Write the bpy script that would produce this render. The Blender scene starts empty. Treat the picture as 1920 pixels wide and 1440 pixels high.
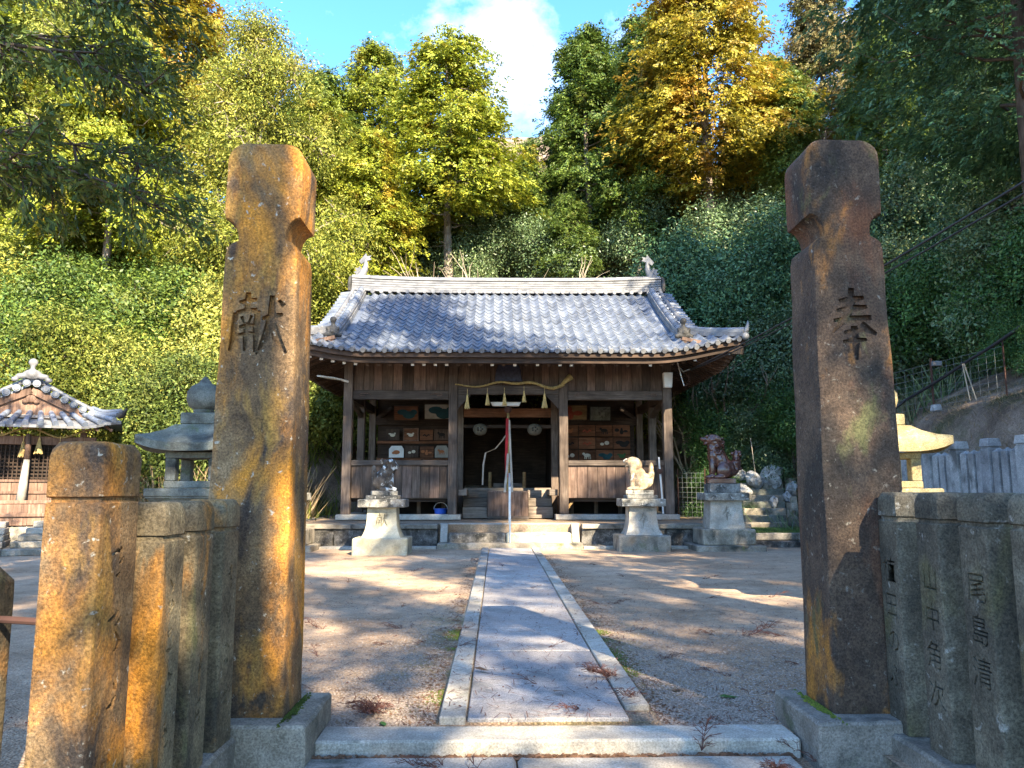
import bpy, bmesh, math, random
import numpy as np
from mathutils import Vector, Matrix, Euler, noise as mnoise

scene = bpy.context.scene
COL = scene.collection
PI = math.pi
R = math.radians

# ------------------------------------------------------------------ camera
cam_d = bpy.data.cameras.new('camera')
cam = bpy.data.objects.new('camera', cam_d)
COL.objects.link(cam)
cam_d.sensor_width = 36.0
cam_d.lens = 36.0 * 1442.0 / 1920.0
cam_d.clip_start = 0.05
cam_d.clip_end = 3000.0
cam.location = (-0.29, 0.0, 1.30)
cam.rotation_euler = (R(97.8), 0.0, R(-1.1))
scene.camera = cam

# ------------------------------------------------------------------ sun and sky
SUN_EL, SUN_AZ = 35.0, 155.0          # azimuth clockwise from +Y: behind the camera, to the right
ts = Vector((math.sin(R(SUN_AZ)) * math.cos(R(SUN_EL)), math.cos(R(SUN_AZ)) * math.cos(R(SUN_EL)), math.sin(R(SUN_EL))))
sun_d = bpy.data.lights.new('sun', 'SUN')
sun_d.energy = 5.0
sun_d.angle = R(0.53)
sun_d.color = (1.0, 0.85, 0.62)
sun = bpy.data.objects.new('sun', sun_d)
COL.objects.link(sun)
sun.rotation_euler = ts.to_track_quat('Z', 'Y').to_euler()
sun.location = (0, 0, 40)

world = bpy.data.worlds.new('World')
scene.world = world
world.use_nodes = True
wn, wl = world.node_tree.nodes, world.node_tree.links
for n_ in list(wn): wn.remove(n_)
w_out = wn.new('ShaderNodeOutputWorld')
w_bg = wn.new('ShaderNodeBackground')
w_sky = wn.new('ShaderNodeTexSky')
w_sky.sky_type = 'NISHITA'
w_sky.sun_disc = False
w_sky.sun_elevation = R(SUN_EL)
w_sky.sun_rotation = R(SUN_AZ)
w_sky.air_density = 1.0
w_sky.dust_density = 0.1
w_sky.ozone_density = 5.5
w_tc = wn.new('ShaderNodeTexCoord')
w_map = wn.new('ShaderNodeMapping')
w_map.inputs['Location'].default_value = (6.23, 8.61, 4.03)
w_map.inputs['Scale'].default_value = (1.0, 1.0, 1.25)
w_noise = wn.new('ShaderNodeTexNoise')
w_noise.inputs['Scale'].default_value = 3.6
w_noise.inputs['Detail'].default_value = 9.0
w_noise.inputs['Roughness'].default_value = 0.6
w_noise.inputs['Distortion'].default_value = 0.15
w_ramp = wn.new('ShaderNodeValToRGB')
w_ramp.color_ramp.elements[0].position = 0.505
w_ramp.color_ramp.elements[0].color = (0, 0, 0, 1)
w_ramp.color_ramp.elements[1].position = 0.76
w_ramp.color_ramp.elements[1].color = (1, 1, 1, 1)
w_mix = wn.new('ShaderNodeMixRGB')
w_mix.inputs['Color2'].default_value = (4.3, 4.25, 4.2, 1)
wl.new(w_tc.outputs['Generated'], w_map.inputs['Vector'])
wl.new(w_map.outputs['Vector'], w_noise.inputs['Vector'])
wl.new(w_noise.outputs['Fac'], w_ramp.inputs['Fac'])
wl.new(w_ramp.outputs['Color'], w_mix.inputs['Fac'])
w_hs = wn.new('ShaderNodeHueSaturation')
w_hs.inputs['Saturation'].default_value = 1.14
wl.new(w_sky.outputs['Color'], w_hs.inputs['Color'])
wl.new(w_hs.outputs['Color'], w_mix.inputs['Color1'])
wl.new(w_mix.outputs['Color'], w_bg.inputs['Color'])
w_bg.inputs['Strength'].default_value = 0.15
wl.new(w_bg.outputs['Background'], w_out.inputs['Surface'])

vs = scene.view_settings
vs.view_transform = 'Standard'
vs.look = 'None'
vs.exposure = 2.3
vs.gamma = 1.0
vs.use_curve_mapping = False
scene.render.engine = 'CYCLES'
cy = scene.cycles
cy.max_bounces = 6
cy.diffuse_bounces = 3
cy.glossy_bounces = 2
cy.transmission_bounces = 3
cy.transparent_max_bounces = 4
cy.caustics_reflective = False
cy.caustics_refractive = False
cy.use_denoising = True

# ------------------------------------------------------------------ mesh helpers
class MB:
    """collects verts and faces, then links them as one mesh object"""
    def __init__(s):
        s.v = []; s.f = []
    def add(s, vs_, fs_):
        o = len(s.v)
        s.v.extend([tuple(p) for p in vs_])
        s.f.extend([tuple(i + o for i in q) for q in fs_])
        return s
    def box(s, x0, x1, y0, y1, z0, z1):
        return s.add([(x0,y0,z0),(x1,y0,z0),(x1,y1,z0),(x0,y1,z0),(x0,y0,z1),(x1,y0,z1),(x1,y1,z1),(x0,y1,z1)],
                     [(0,3,2,1),(4,5,6,7),(0,1,5,4),(1,2,6,5),(2,3,7,6),(3,0,4,7)])
    def cbox(s, c, d, rot=None):
        x, y, z = d[0]/2, d[1]/2, d[2]/2
        M = rot.to_matrix() if rot is not None else Matrix.Identity(3)
        c = Vector(c)
        vv = [c + M @ Vector(p) for p in [(-x,-y,-z),(x,-y,-z),(x,y,-z),(-x,y,-z),(-x,-y,z),(x,-y,z),(x,y,z),(-x,y,z)]]
        return s.add(vv, [(0,3,2,1),(4,5,6,7),(0,1,5,4),(1,2,6,5),(2,3,7,6),(3,0,4,7)])
    def bar(s, a, b, w, h, up=(0,0,1)):
        a, b = Vector(a), Vector(b)
        d = (b - a).normalized(); up = Vector(up)
        sd = d.cross(up)
        if sd.length < 1e-4: sd = d.cross(Vector((1,0,0)))
        sd.normalize(); u = sd.cross(d).normalized()
        sd *= w/2; u *= h/2
        return s.add([a-sd-u, a+sd-u, a+sd+u, a-sd+u, b-sd-u, b+sd-u, b+sd+u, b-sd+u],
                     [(3,2,1,0),(4,5,6,7),(0,1,5,4),(1,2,6,5),(2,3,7,6),(3,0,4,7)])
    def frustum(s, c, w0, d0, w1, d1, z0, z1):
        x, y = c[0], c[1]
        return s.add([(x-w0/2,y-d0/2,z0),(x+w0/2,y-d0/2,z0),(x+w0/2,y+d0/2,z0),(x-w0/2,y+d0/2,z0),
                      (x-w1/2,y-d1/2,z1),(x+w1/2,y-d1/2,z1),(x+w1/2,y+d1/2,z1),(x-w1/2,y+d1/2,z1)],
                     [(0,3,2,1),(4,5,6,7),(0,1,5,4),(1,2,6,5),(2,3,7,6),(3,0,4,7)])
    def tube(s, pts, rad, n=6, cap=True):
        pts = [Vector(p) for p in pts]
        m = len(pts)
        if not hasattr(rad, '__len__'): rad = [rad]*m
        o = len(s.v)
        pu = None
        for i, p in enumerate(pts):
            d = (pts[min(i+1,m-1)] - pts[max(i-1,0)])
            if d.length < 1e-9: d = Vector((0,0,1))
            d.normalize()
            if pu is None:
                pu = d.orthogonal().normalized()
            else:
                pu = (pu - d*pu.dot(d))
                pu = pu.normalized() if pu.length > 1e-6 else d.orthogonal().normalized()
            w = d.cross(pu)
            for k in range(n):
                a = 2*PI*k/n
                s.v.append(tuple(p + (pu*math.cos(a) + w*math.sin(a))*rad[i]))
        for i in range(m-1):
            for k in range(n):
                k2 = (k+1) % n
                s.f.append((o+i*n+k, o+i*n+k2, o+(i+1)*n+k2, o+(i+1)*n+k))
        if cap:
            s.f.append(tuple(o+k for k in reversed(range(n))))
            s.f.append(tuple(o+(m-1)*n+k for k in range(n)))
        return s
    def lathe(s, prof, n=16, c=(0,0,0), sq=None):
        """prof [(r,z)..]; sq: superellipse power to square the plan"""
        o = len(s.v); m = len(prof)
        for r, z in prof:
            for k in range(n):
                a = 2*PI*(k+.5)/n
                ca, sa = math.cos(a), math.sin(a)
                q = 1.0
                if sq: q = (abs(ca)**sq + abs(sa)**sq) ** (-1/sq)
                s.v.append((c[0]+r*q*ca, c[1]+r*q*sa, c[2]+z))
        for i in range(m-1):
            for k in range(n):
                k2 = (k+1) % n
                s.f.append((o+i*n+k, o+i*n+k2, o+(i+1)*n+k2, o+(i+1)*n+k))
        s.f.append(tuple(o+k for k in reversed(range(n))))
        s.f.append(tuple(o+(m-1)*n+k for k in range(n)))
        return s
    def prism(s, poly, y0, y1):
        """poly in x,z counter-clockwise seen from -y, extruded from y0 to y1"""
        n = len(poly); o = len(s.v)
        s.v += [(x, y0, z) for x, z in poly] + [(x, y1, z) for x, z in poly]
        s.f.append(tuple(o+i for i in range(n)))
        s.f.append(tuple(o+n+i for i in reversed(range(n))))
        for i in range(n):
            j = (i+1) % n
            s.f.append((o+j, o+i, o+n+i, o+n+j))
        return s
    def ball(s, c, r, nu=12, nv=8, rot=None):
        if not hasattr(r, '__len__'): r = (r, r, r)
        c = Vector(c); o = len(s.v)
        M = rot.to_matrix() if rot is not None else Matrix.Identity(3)
        s.v.append(tuple(c + M @ Vector((0,0,-r[2]))))
        for i in range(1, nv):
            t = -PI/2 + PI*i/nv
            for k in range(nu):
                a = 2*PI*k/nu
                s.v.append(tuple(c + M @ Vector((r[0]*math.cos(t)*math.cos(a), r[1]*math.cos(t)*math.sin(a), r[2]*math.sin(t)))))
        s.v.append(tuple(c + M @ Vector((0,0,r[2]))))
        top = len(s.v)-1
        for k in range(nu):
            k2 = (k+1) % nu
            s.f.append((o, o+1+k2, o+1+k))
            for i in range(nv-2):
                a = o+1+i*nu
                s.f.append((a+k, a+k2, a+nu+k2, a+nu+k))
            s.f.append((o+1+(nv-2)*nu+k, o+1+(nv-2)*nu+k2, top))
        return s
    def mesh(s, name, mat=None, bevel=0.0, seg=1, smooth=False, rough=None):
        me = bpy.data.meshes.new(name)
        me.from_pydata(s.v, [], s.f)
        if bevel or rough:
            bm = bmesh.new(); bm.from_mesh(me)
            if bevel:
                bmesh.ops.bevel(bm, geom=bm.edges[:], offset=bevel, segments=seg, profile=.5, affect='EDGES', clamp_overlap=True)
            if rough:
                roughen(bm, *rough)
            bm.to_mesh(me); bm.free()
        if mat is not None: me.materials.append(mat)
        if smooth:
            me.polygons.foreach_set('use_smooth', [True]*len(me.polygons))
            if smooth is not True:
                me.set_sharp_from_angle(angle=R(smooth))
        me.update()
        return me
    def build(s, name, mat, parent=None, **kw):
        return place(name, s.mesh(name, mat, **kw), parent)

def roughen(bm, amp, scale, maxlen, seed=0.0):
    """cut long edges down and push every vertex by noise: weathered stone"""
    for it in range(7):
        long_e = [e for e in bm.edges if e.calc_length() > maxlen]
        if not long_e: break
        bmesh.ops.subdivide_edges(bm, edges=long_e, cuts=1, use_grid_fill=True)
    bmesh.ops.triangulate(bm, faces=[f for f in bm.faces if len(f.verts) > 4])
    off = Vector((seed*13.7, seed*7.1, seed*3.3))
    for v in bm.verts:
        p = v.co*scale + off
        v.co += Vector((mnoise.noise(p), mnoise.noise(p+Vector((31,7,0))), mnoise.noise(p+Vector((5,57,11)))))*amp \
              + Vector((mnoise.noise(p*3.1), mnoise.noise(p*3.1+Vector((31,7,0))), mnoise.noise(p*3.1+Vector((5,57,11)))))*amp*.35

def place(name, me, parent=None, loc=None, rot=None, scale=None):
    o = bpy.data.objects.new(name, me)
    COL.objects.link(o)
    if parent is not None:
        o.parent = parent
    if loc is not None: o.location = loc
    if rot is not None: o.rotation_euler = rot
    if scale is not None: o.scale = scale if hasattr(scale, '__len__') else (scale,)*3
    return o

def tag(o, label, cat, group=None):
    o['label'] = label; o['category'] = cat
    if group: o['group'] = group
    return o

def thing(name, label, cat, loc=(0,0,0), rotz=0.0, group=None, scale=1.0):
    o = bpy.data.objects.new(name, None)
    COL.objects.link(o)
    o.empty_display_size = .2
    o.location = loc; o.rotation_euler = (0, 0, rotz)
    o.scale = (scale,)*3 if not hasattr(scale, '__len__') else scale
    return tag(o, label, cat, group)

def struct(o, kind='structure'):
    o['kind'] = kind
    return o

_kids = {}
def copy_tree(src, loc, rotz=0.0, scale=None, label=None, group=None):
    r = src.copy(); COL.objects.link(r)
    r.location = loc; r.rotation_euler = (0, 0, rotz)
    if scale is not None: r.scale = scale if hasattr(scale, '__len__') else (scale,)*3
    if label: r['label'] = label
    if group: r['group'] = group
    for ch in src.children:
        c = ch.copy(); COL.objects.link(c); c.parent = r
        for g in ch.children:
            d = g.copy(); COL.objects.link(d); d.parent = c
    return r

def quad_mesh(name, P, mat):
    """P: (N,4,3) array of quads -> one mesh, no shared verts"""
    P = np.ascontiguousarray(P, dtype=np.float32)
    n = P.shape[0]
    me = bpy.data.meshes.new(name)
    me.vertices.add(n*4); me.loops.add(n*4); me.polygons.add(n)
    me.vertices.foreach_set('co', P.reshape(-1))
    me.loops.foreach_set('vertex_index', np.arange(n*4, dtype=np.int32))
    me.polygons.foreach_set('loop_start', np.arange(0, n*4, 4, dtype=np.int32))
    me.update(calc_edges=True)
    me.validate()
    if mat is not None: me.materials.append(mat)
    return me

# ------------------------------------------------------------------ material helpers
class NT:
    def __init__(s, name):
        s.m = bpy.data.materials.new(name); s.m.use_nodes = True
        s.t = s.m.node_tree; s.n = s.t.nodes; s.l = s.t.links
        for q in list(s.n): s.n.remove(q)
        s.out = s.n.new('ShaderNodeOutputMaterial')
        s.p = s.n.new('ShaderNodeBsdfPrincipled')
        s.l.new(s.p.outputs[0], s.out.inputs['Surface'])
        s._co = None
    def link(s, a, b): s.l.new(a, b)
    def val(s, sock, v):
        if hasattr(v, 'is_output'): s.l.new(v, sock)
        elif hasattr(v, '__len__') and len(v) == 3 and sock.type == 'RGBA': sock.default_value = (*v, 1)
        else: sock.default_value = v
    def co(s, scale=(1,1,1), rnd=True):
        tc = s.n.new('ShaderNodeTexCoord')
        sock = tc.outputs['Object']
        if rnd:
            oi = s.n.new('ShaderNodeObjectInfo')
            mu = s.n.new('ShaderNodeMath'); mu.operation = 'MULTIPLY'; mu.inputs[1].default_value = 53.0
            s.l.new(oi.outputs['Random'], mu.inputs[0])
            ad = s.n.new('ShaderNodeVectorMath'); ad.operation = 'ADD'
            s.l.new(sock, ad.inputs[0]); s.l.new(mu.outputs[0], ad.inputs[1])
            sock = ad.outputs[0]
        if tuple(scale) != (1,1,1):
            mp = s.n.new('ShaderNodeVectorMath'); mp.operation = 'MULTIPLY'
            mp.inputs[1].default_value = scale
            s.l.new(sock, mp.inputs[0]); sock = mp.outputs[0]
        return sock
    def noise(s, co, scale=5, detail=4, rough=.55, dist=0):
        q = s.n.new('ShaderNodeTexNoise')
        q.inputs['Scale'].default_value = scale; q.inputs['Detail'].default_value = detail
        q.inputs['Roughness'].default_value = rough; q.inputs['Distortion'].default_value = dist
        s.l.new(co, q.inputs['Vector'])
        return q.outputs['Fac']
    def voro(s, co, scale=20, feature='F1', out='Distance'):
        q = s.n.new('ShaderNodeTexVoronoi'); q.feature = feature
        q.inputs['Scale'].default_value = scale
        s.l.new(co, q.inputs['Vector'])
        return q.outputs[out]
    def ramp(s, f, pts):
        q = s.n.new('ShaderNodeValToRGB'); cr = q.color_ramp
        while len(cr.elements) < len(pts): cr.elements.new(.5)
        for e, (p, c) in zip(cr.elements, pts):
            e.position = p
            e.color = (c, c, c, 1) if not hasattr(c, '__len__') else (*c, 1)
        s.l.new(f, q.inputs['Fac'])
        return q.outputs['Color']
    def mix(s, fac, a, b, mode='MIX'):
        q = s.n.new('ShaderNodeMixRGB'); q.blend_type = mode
        s.val(q.inputs[0], fac); s.val(q.inputs[1], a); s.val(q.inputs[2], b)
        return q.outputs[0]
    def math(s, op, a, b=0.0):
        q = s.n.new('ShaderNodeMath'); q.operation = op
        s.val(q.inputs[0], a); s.val(q.inputs[1], b)
        return q.outputs[0]
    def bump(s, h, strength=.4, dist=.02, normal=None):
        q = s.n.new('ShaderNodeBump')
        q.inputs['Strength'].default_value = strength; q.inputs['Distance'].default_value = dist
        s.l.new(h, q.inputs['Height'])
        if normal is not None: s.l.new(normal, q.inputs['Normal'])
        return q.outputs[0]
    def fin(s, col, rough=.8, normal=None, spec=.3, metal=0.0, **kw):
        s.val(s.p.inputs['Base Color'], col)
        s.val(s.p.inputs['Roughness'], rough)
        s.p.inputs['Specular IOR Level'].default_value = spec
        s.p.inputs['Metallic'].default_value = metal
        if normal is not None: s.l.new(normal, s.p.inputs['Normal'])
        return s.m

M = {}
def plain(name, col, rough=.7, spec=.3, metal=0.0, var=.25, scale=6.0):
    n = NT(name); c = n.co()
    f = n.noise(c, scale, 4)
    dark = tuple(v*(1-var) for v in col); lite = tuple(min(1, v*(1+var)) for v in col)
    cc = n.ramp(f, [(.3, dark), (.7, lite)])
    M[name] = n.fin(cc, rough, None, spec, metal)

def stone(name, cols, scale=3.0, speck=.35, bump=.5, bdist=.01, patches=(), rough=.88, fine=90.0, streak=1.0, island=0.0):
    """cols: dark, mid, light; patches: (colour, scale, lo, hi) lichen and stain patches"""
    n = NT(name); c = n.co()
    f = n.noise(c, scale, 8, .62)
    cc = n.ramp(f, [(.32, cols[0]), (.5, cols[1]), (.68, cols[2])])
    for i, (pc, ps, lo, hi) in enumerate(patches):
        sh = n.n.new('ShaderNodeVectorMath'); sh.operation = 'ADD'
        sh.inputs[1].default_value = (11.3*(i+1), 4.7*(i+1), 23.1*(i+1))
        if streak != 1.0:
            sv = n.n.new('ShaderNodeVectorMath'); sv.operation = 'MULTIPLY'; sv.inputs[1].default_value = (1, 1, streak if ps < 12 else 1)
            n.l.new(c, sv.inputs[0]); n.l.new(sv.outputs[0], sh.inputs[0])
        else:
            n.l.new(c, sh.inputs[0])
        m = n.ramp(n.noise(sh.outputs[0], ps, 7, .6, .4), [(lo, 0.0), (hi, 1.0)])
        cc = n.mix(m, cc, pc)
    g = n.noise(c, fine, 3, .75)
    gr = n.ramp(g, [(.34, 1.0 - speck), (.68, 1.0 + speck)])
    cc = n.mix(1.0, cc, gr, 'MULTIPLY')
    g2 = n.noise(c, fine*.27, 4, .7)
    cc = n.mix(1.0, cc, n.ramp(g2, [(.36, 1.0 - .35*speck), (.66, 1.0 + .3*speck)]), 'MULTIPLY')
    if island:
        ge = n.n.new('ShaderNodeNewGeometry')
        cc = n.mix(1.0, cc, n.ramp(ge.outputs['Random Per Island'], [(0, 1-island), (.8, 1+.5*island), (1, 1+1.6*island)]), 'MULTIPLY')
    oi = n.n.new('ShaderNodeObjectInfo')
    cc = n.mix(1.0, cc, n.ramp(oi.outputs['Random'], [(0, (.80,.80,.82)), (1, (1.14,1.12,1.08))]), 'MULTIPLY')
    h = n.math('ADD', n.math('MULTIPLY', g, .35), n.math('MULTIPLY', n.noise(c, scale*7, 6, .65), 1.0))
    M[name] = n.fin(cc, rough, n.bump(h, bump, bdist), .25)

def wood(name, cols, axis='z', bump=.35, rough=.75, knots=True):
    n = NT(name)
    k = {'z': (14, 14, .9), 'x': (.9, 14, 14), 'y': (14, .9, 14)}[axis]
    c = n.co(k); c2 = n.co()
    f = n.noise(c, 2.2, 6, .65, .3)
    cc = n.ramp(f, [(.28, cols[0]), (.52, cols[1]), (.75, cols[2])])
    st = n.ramp(n.noise(c2, 1.6, 5, .6), [(.35, .55), (.65, 1.15)])
    cc = n.mix(1.0, cc, st, 'MULTIPLY')
    fine = n.noise(c, 9, 3, .6)
    h = n.math('ADD', f, n.math('MULTIPLY', fine, .5))
    oi = n.n.new('ShaderNodeObjectInfo')
    rv = n.ramp(oi.outputs['Random'], [(0, .7), (1, 1.2)])
    cc = n.mix(1.0, cc, rv, 'MULTIPLY')
    M[name] = n.fin(cc, rough, n.bump(h, bump, .006), .2)

def leaf(name, cols, trans=.3, clump=.5, tint=None, rough=.5, spec=.35, ov=.18):
    """cols: three leaf colours by random leaf; tint: (colour, lo z, hi z, amount) e.g. bronzed tops"""
    n = NT(name)
    g = n.n.new('ShaderNodeNewGeometry')
    cc = n.ramp(g.outputs['Random Per Island'], [(0.05, cols[0]), (.5, cols[1]), (.95, cols[2])])
    c = n.co()
    if tint:
        m = n.ramp(n.noise(c, clump, 3, .6), [(tint[1], 0.0), (tint[2], 1.0)])
        cc = n.mix(m, cc, tint[0])
    cl = n.ramp(n.noise(c, 1.9, 3), [(.32, .55), (.68, 1.35)])
    cc = n.mix(1.0, cc, cl, 'MULTIPLY')
    oi = n.n.new('ShaderNodeObjectInfo')
    cc = n.mix(1.0, cc, n.ramp(oi.outputs['Random'], [(0, (1-ov*1.3, 1-ov, 1-ov)), (.5, (1-.3*ov, 1, 1)), (1, (1+ov, 1+.9*ov, 1+ov))]), 'MULTIPLY')
    n.fin(cc, rough, None, spec)
    tr = n.n.new('ShaderNodeBsdfTranslucent')
    n.l.new(cc, tr.inputs['Color'])
    mx = n.n.new('ShaderNodeMixShader'); mx.inputs[0].default_value = trans
    n.l.new(n.p.outputs[0], mx.inputs[1]); n.l.new(tr.outputs[0], mx.inputs[2])
    n.l.new(mx.outputs[0], n.out.inputs['Surface'])
    M[name] = n.m

ORANGE = (.50, .21, .030); OCHRE = (.34, .19, .045); BLACKST = (.030, .026, .020); PALE = (.42, .40, .33)
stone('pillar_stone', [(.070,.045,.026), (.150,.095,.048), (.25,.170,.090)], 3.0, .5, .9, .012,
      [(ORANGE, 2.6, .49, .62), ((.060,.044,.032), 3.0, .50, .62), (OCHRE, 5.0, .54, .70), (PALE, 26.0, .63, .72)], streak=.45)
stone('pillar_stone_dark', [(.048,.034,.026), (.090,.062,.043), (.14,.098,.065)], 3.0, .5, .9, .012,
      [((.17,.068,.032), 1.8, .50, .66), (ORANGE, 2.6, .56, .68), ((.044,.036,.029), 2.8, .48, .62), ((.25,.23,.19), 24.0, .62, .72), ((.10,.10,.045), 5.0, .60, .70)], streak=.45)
stone('post_stone', [(.075,.062,.040), (.16,.125,.075), (.27,.22,.13)], 3.0, .5, .9, .012,
      [(ORANGE, 2.8, .53, .66), ((.060,.052,.038), 3.2, .50, .64), (PALE, 16.0, .65, .73), ((.13,.14,.05), 2.9, .58, .7)], streak=.45)
stone('post_stone_grey', [(.050,.046,.036), (.115,.100,.072), (.20,.18,.13)], 3.0, .5, .9, .012,
      [((.045,.040,.031), 2.2, .46, .72), ((.36,.35,.31), 13.0, .62, .72), ((.12,.11,.05), 2.4, .56, .7)], streak=.45)
stone('fence_granite', [(.15,.15,.15), (.25,.25,.245), (.36,.36,.35)], 3.0, .35, .4, .006, [((.09,.09,.085), 2.0, .54, .68)])
stone('kerb_stone', [(.22,.195,.16), (.34,.31,.26), (.45,.42,.36)], 2.0, .35, .4, .006,
      [((.12,.12,.09), 3.0, .58, .72), ((.38,.38,.37), 7.0, .60, .7)])
stone('plinth_stone', [(.13,.11,.085), (.24,.21,.165), (.36,.32,.26)], 2.4, .4, .6, .01,
      [((.05,.05,.04), 2.6, .54, .68), ((.10,.12,.05), 3.2, .60, .72)])
stone('slab_stone', [(.24,.22,.205), (.32,.295,.275), (.39,.365,.345)], 1.4, .45, .35, .004, [((.38,.37,.36), 5.0, .60, .72), ((.17,.165,.155), 1.1, .56, .72)], fine=130)
stone('pale_stone', [(.25,.22,.15), (.42,.385,.28), (.52,.49,.38)], 2.0, .25, .4, .006, [((.17,.16,.12), 3.2, .56, .72), ((.44,.36,.16), 1.8, .58, .72)])
stone('cap_stone', [(.09,.085,.075), (.20,.19,.165), (.34,.33,.29)], 6.0, .45, .7, .01, [((.05,.05,.045), 5.0, .52, .62), ((.48,.47,.44), 13.0, .60, .68)])
stone('rough_rock', [(.045,.042,.038), (.125,.115,.10), (.27,.25,.22)], 7.0, .55, 1.0, .03, [((.035,.035,.032), 2.0, .52, .64), ((.42,.40,.35), 18.0, .62, .72)])
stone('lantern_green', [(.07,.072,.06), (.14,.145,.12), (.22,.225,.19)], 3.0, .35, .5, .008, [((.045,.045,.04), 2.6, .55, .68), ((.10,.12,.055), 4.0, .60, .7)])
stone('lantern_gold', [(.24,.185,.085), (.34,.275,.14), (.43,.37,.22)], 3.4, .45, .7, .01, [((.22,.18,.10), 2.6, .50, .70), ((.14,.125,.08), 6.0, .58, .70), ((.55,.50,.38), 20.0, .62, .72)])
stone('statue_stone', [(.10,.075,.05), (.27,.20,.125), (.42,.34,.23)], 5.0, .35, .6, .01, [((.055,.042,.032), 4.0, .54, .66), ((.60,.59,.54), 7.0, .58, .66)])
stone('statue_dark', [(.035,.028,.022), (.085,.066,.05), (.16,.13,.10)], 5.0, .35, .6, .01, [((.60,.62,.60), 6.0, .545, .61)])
stone('white_rock', [(.20,.20,.20), (.40,.40,.39), (.58,.58,.56)], 3.0, .3, .8, .03, [((.10,.09,.07), 3.0, .55, .65)])
stone('tile_grey', [(.085,.10,.13), (.145,.17,.215), (.21,.235,.28)], 2.2, .18, .25, .004, [((.36,.35,.32), 3.2, .63, .72), ((.08,.08,.085), 4.0, .62, .74)], rough=.36, island=.2)
stone('ridge_tile', [(.10,.105,.115), (.17,.175,.185), (.25,.25,.25)], 2.6, .18, .3, .006, [((.16,.16,.17), 3.2, .58, .72)], rough=.42)
stone('oni_tile', [(.022,.022,.021), (.045,.044,.041), (.08,.078,.072)], 4.0, .3, .5, .01, rough=.6)
wood('wood_post', [(.060,.042,.032), (.13,.095,.072), (.23,.18,.14)])
wood('wood_board', [(.045,.029,.020), (.095,.064,.046), (.165,.118,.088)])
wood('wood_board_warm', [(.070,.042,.030), (.14,.090,.066), (.23,.16,.12)])
wood('wood_beam', [(.045,.033,.026), (.095,.073,.058), (.17,.135,.11)], 'x')
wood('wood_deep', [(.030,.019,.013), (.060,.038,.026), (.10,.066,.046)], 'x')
wood('wood_red', [(.10,.042,.020), (.20,.085,.042), (.30,.14,.075)], 'x')
wood('wood_redz', [(.10,.058,.040), (.20,.122,.086), (.30,.20,.145)], 'z')
wood('wood_light', [(.22,.125,.050), (.34,.205,.085), (.44,.29,.14)], 'x')
wood('wood_step', [(.11,.085,.066), (.20,.16,.125), (.30,.25,.20)], 'x')
wood('bark', [(.17,.135,.10), (.32,.26,.21), (.46,.39,.32)], 'z', .9)
wood('bark_dark', [(.045,.034,.026), (.095,.073,.056), (.16,.13,.10)], 'z', .9)
plain('twig_grey', (.23, .17, .12), .85)
plain('twig_pale', (.40, .33, .24), .85)
plain('twig_brown', (.115, .048, .034), .85, var=.45, scale=30)
plain('dry_stem', (.30, .215, .12), .9, var=.4, scale=3)
plain('straw', (.50, .37, .15), .85, var=.3, scale=20)
plain('straw_rope', (.28, .21, .085), .85, var=.35, scale=18)
plain('lantern_paper', (.13, .115, .085), .9)
plain('cloth_red', (.28, .014, .018), .8)
plain('cloth_white', (.33, .30, .25), .85)
plain('paint_white', (.74, .73, .69), .6, var=.12)
plain('plastic_white', (.62, .61, .58), .4, .5, var=.08)
plain('metal_silver', (.55, .60, .64), .35, .5, .6, var=.1)
plain('wire_metal', (.20, .215, .21), .5, .5, .3)
plain('rubber_black', (.018, .018, .02), .5, .4)
plain('iron_rust', (.065, .030, .020), .8)
plain('plastic_blue', (.02, .09, .45), .35, .5, var=.1)
plain('ceramic_brown', (.085, .034, .022), .22, .6, var=.3, scale=9)
plain('ink_dark', (.02, .017, .015), .8)
plain('ink_red', (.30, .06, .03), .8)
plain('ink_orange', (.36, .13, .05), .8)
plain('ink_teal', (.018, .065, .075), .8)
plain('ink_green', (.04, .10, .035), .8)
plain('ink_white', (.60, .56, .46), .8)
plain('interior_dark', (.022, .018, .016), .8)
plain('plaque_blue', (.020, .022, .040), .6, var=.5, scale=14)
plain('leaf_litter', (.16, .085, .045), .9, var=.6, scale=22)
leaf('leaf_gold', [(.19,.180,.020), (.34,.285,.028), (.48,.37,.040)], .28, .55, ((.48,.26,.040), .50, .68), .5, .35, .08)
leaf('leaf_yellowgreen', [(.12,.165,.018), (.235,.270,.026), (.38,.375,.038)], .28, .6, ((.36,.25,.03), .56, .70))
leaf('leaf_green', [(.050,.095,.020), (.105,.160,.028), (.19,.235,.036)], .28, .6, ((.22,.20,.032), .58, .74))
leaf('leaf_bluegreen', [(.042,.10,.048), (.078,.16,.068), (.13,.22,.085)], .2, .6, ((.10,.085,.03), .62, .76))
leaf('leaf_broad', [(.09,.115,.018), (.21,.220,.028), (.37,.34,.060)], .25, .6, ((.30,.25,.045), .56, .70), .6, .25, .3)
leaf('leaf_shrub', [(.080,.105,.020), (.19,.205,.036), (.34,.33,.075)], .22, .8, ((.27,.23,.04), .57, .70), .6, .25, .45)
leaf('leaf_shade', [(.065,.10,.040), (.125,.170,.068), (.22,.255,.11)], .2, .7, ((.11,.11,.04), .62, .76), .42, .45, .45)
leaf('leaf_near', [(.034,.060,.014), (.065,.10,.018), (.12,.155,.026)], .22, .8, None, .5, .3)
leaf('leaf_bronze', [(.20,.15,.055), (.27,.20,.085), (.30,.25,.09)], .25, .6, ((.17,.17,.03), .52, .66))
leaf('leaf_sakaki', [(.02,.10,.02), (.04,.16,.03), (.07,.22,.05)], .2, .8, None, .3, .5)
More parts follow.
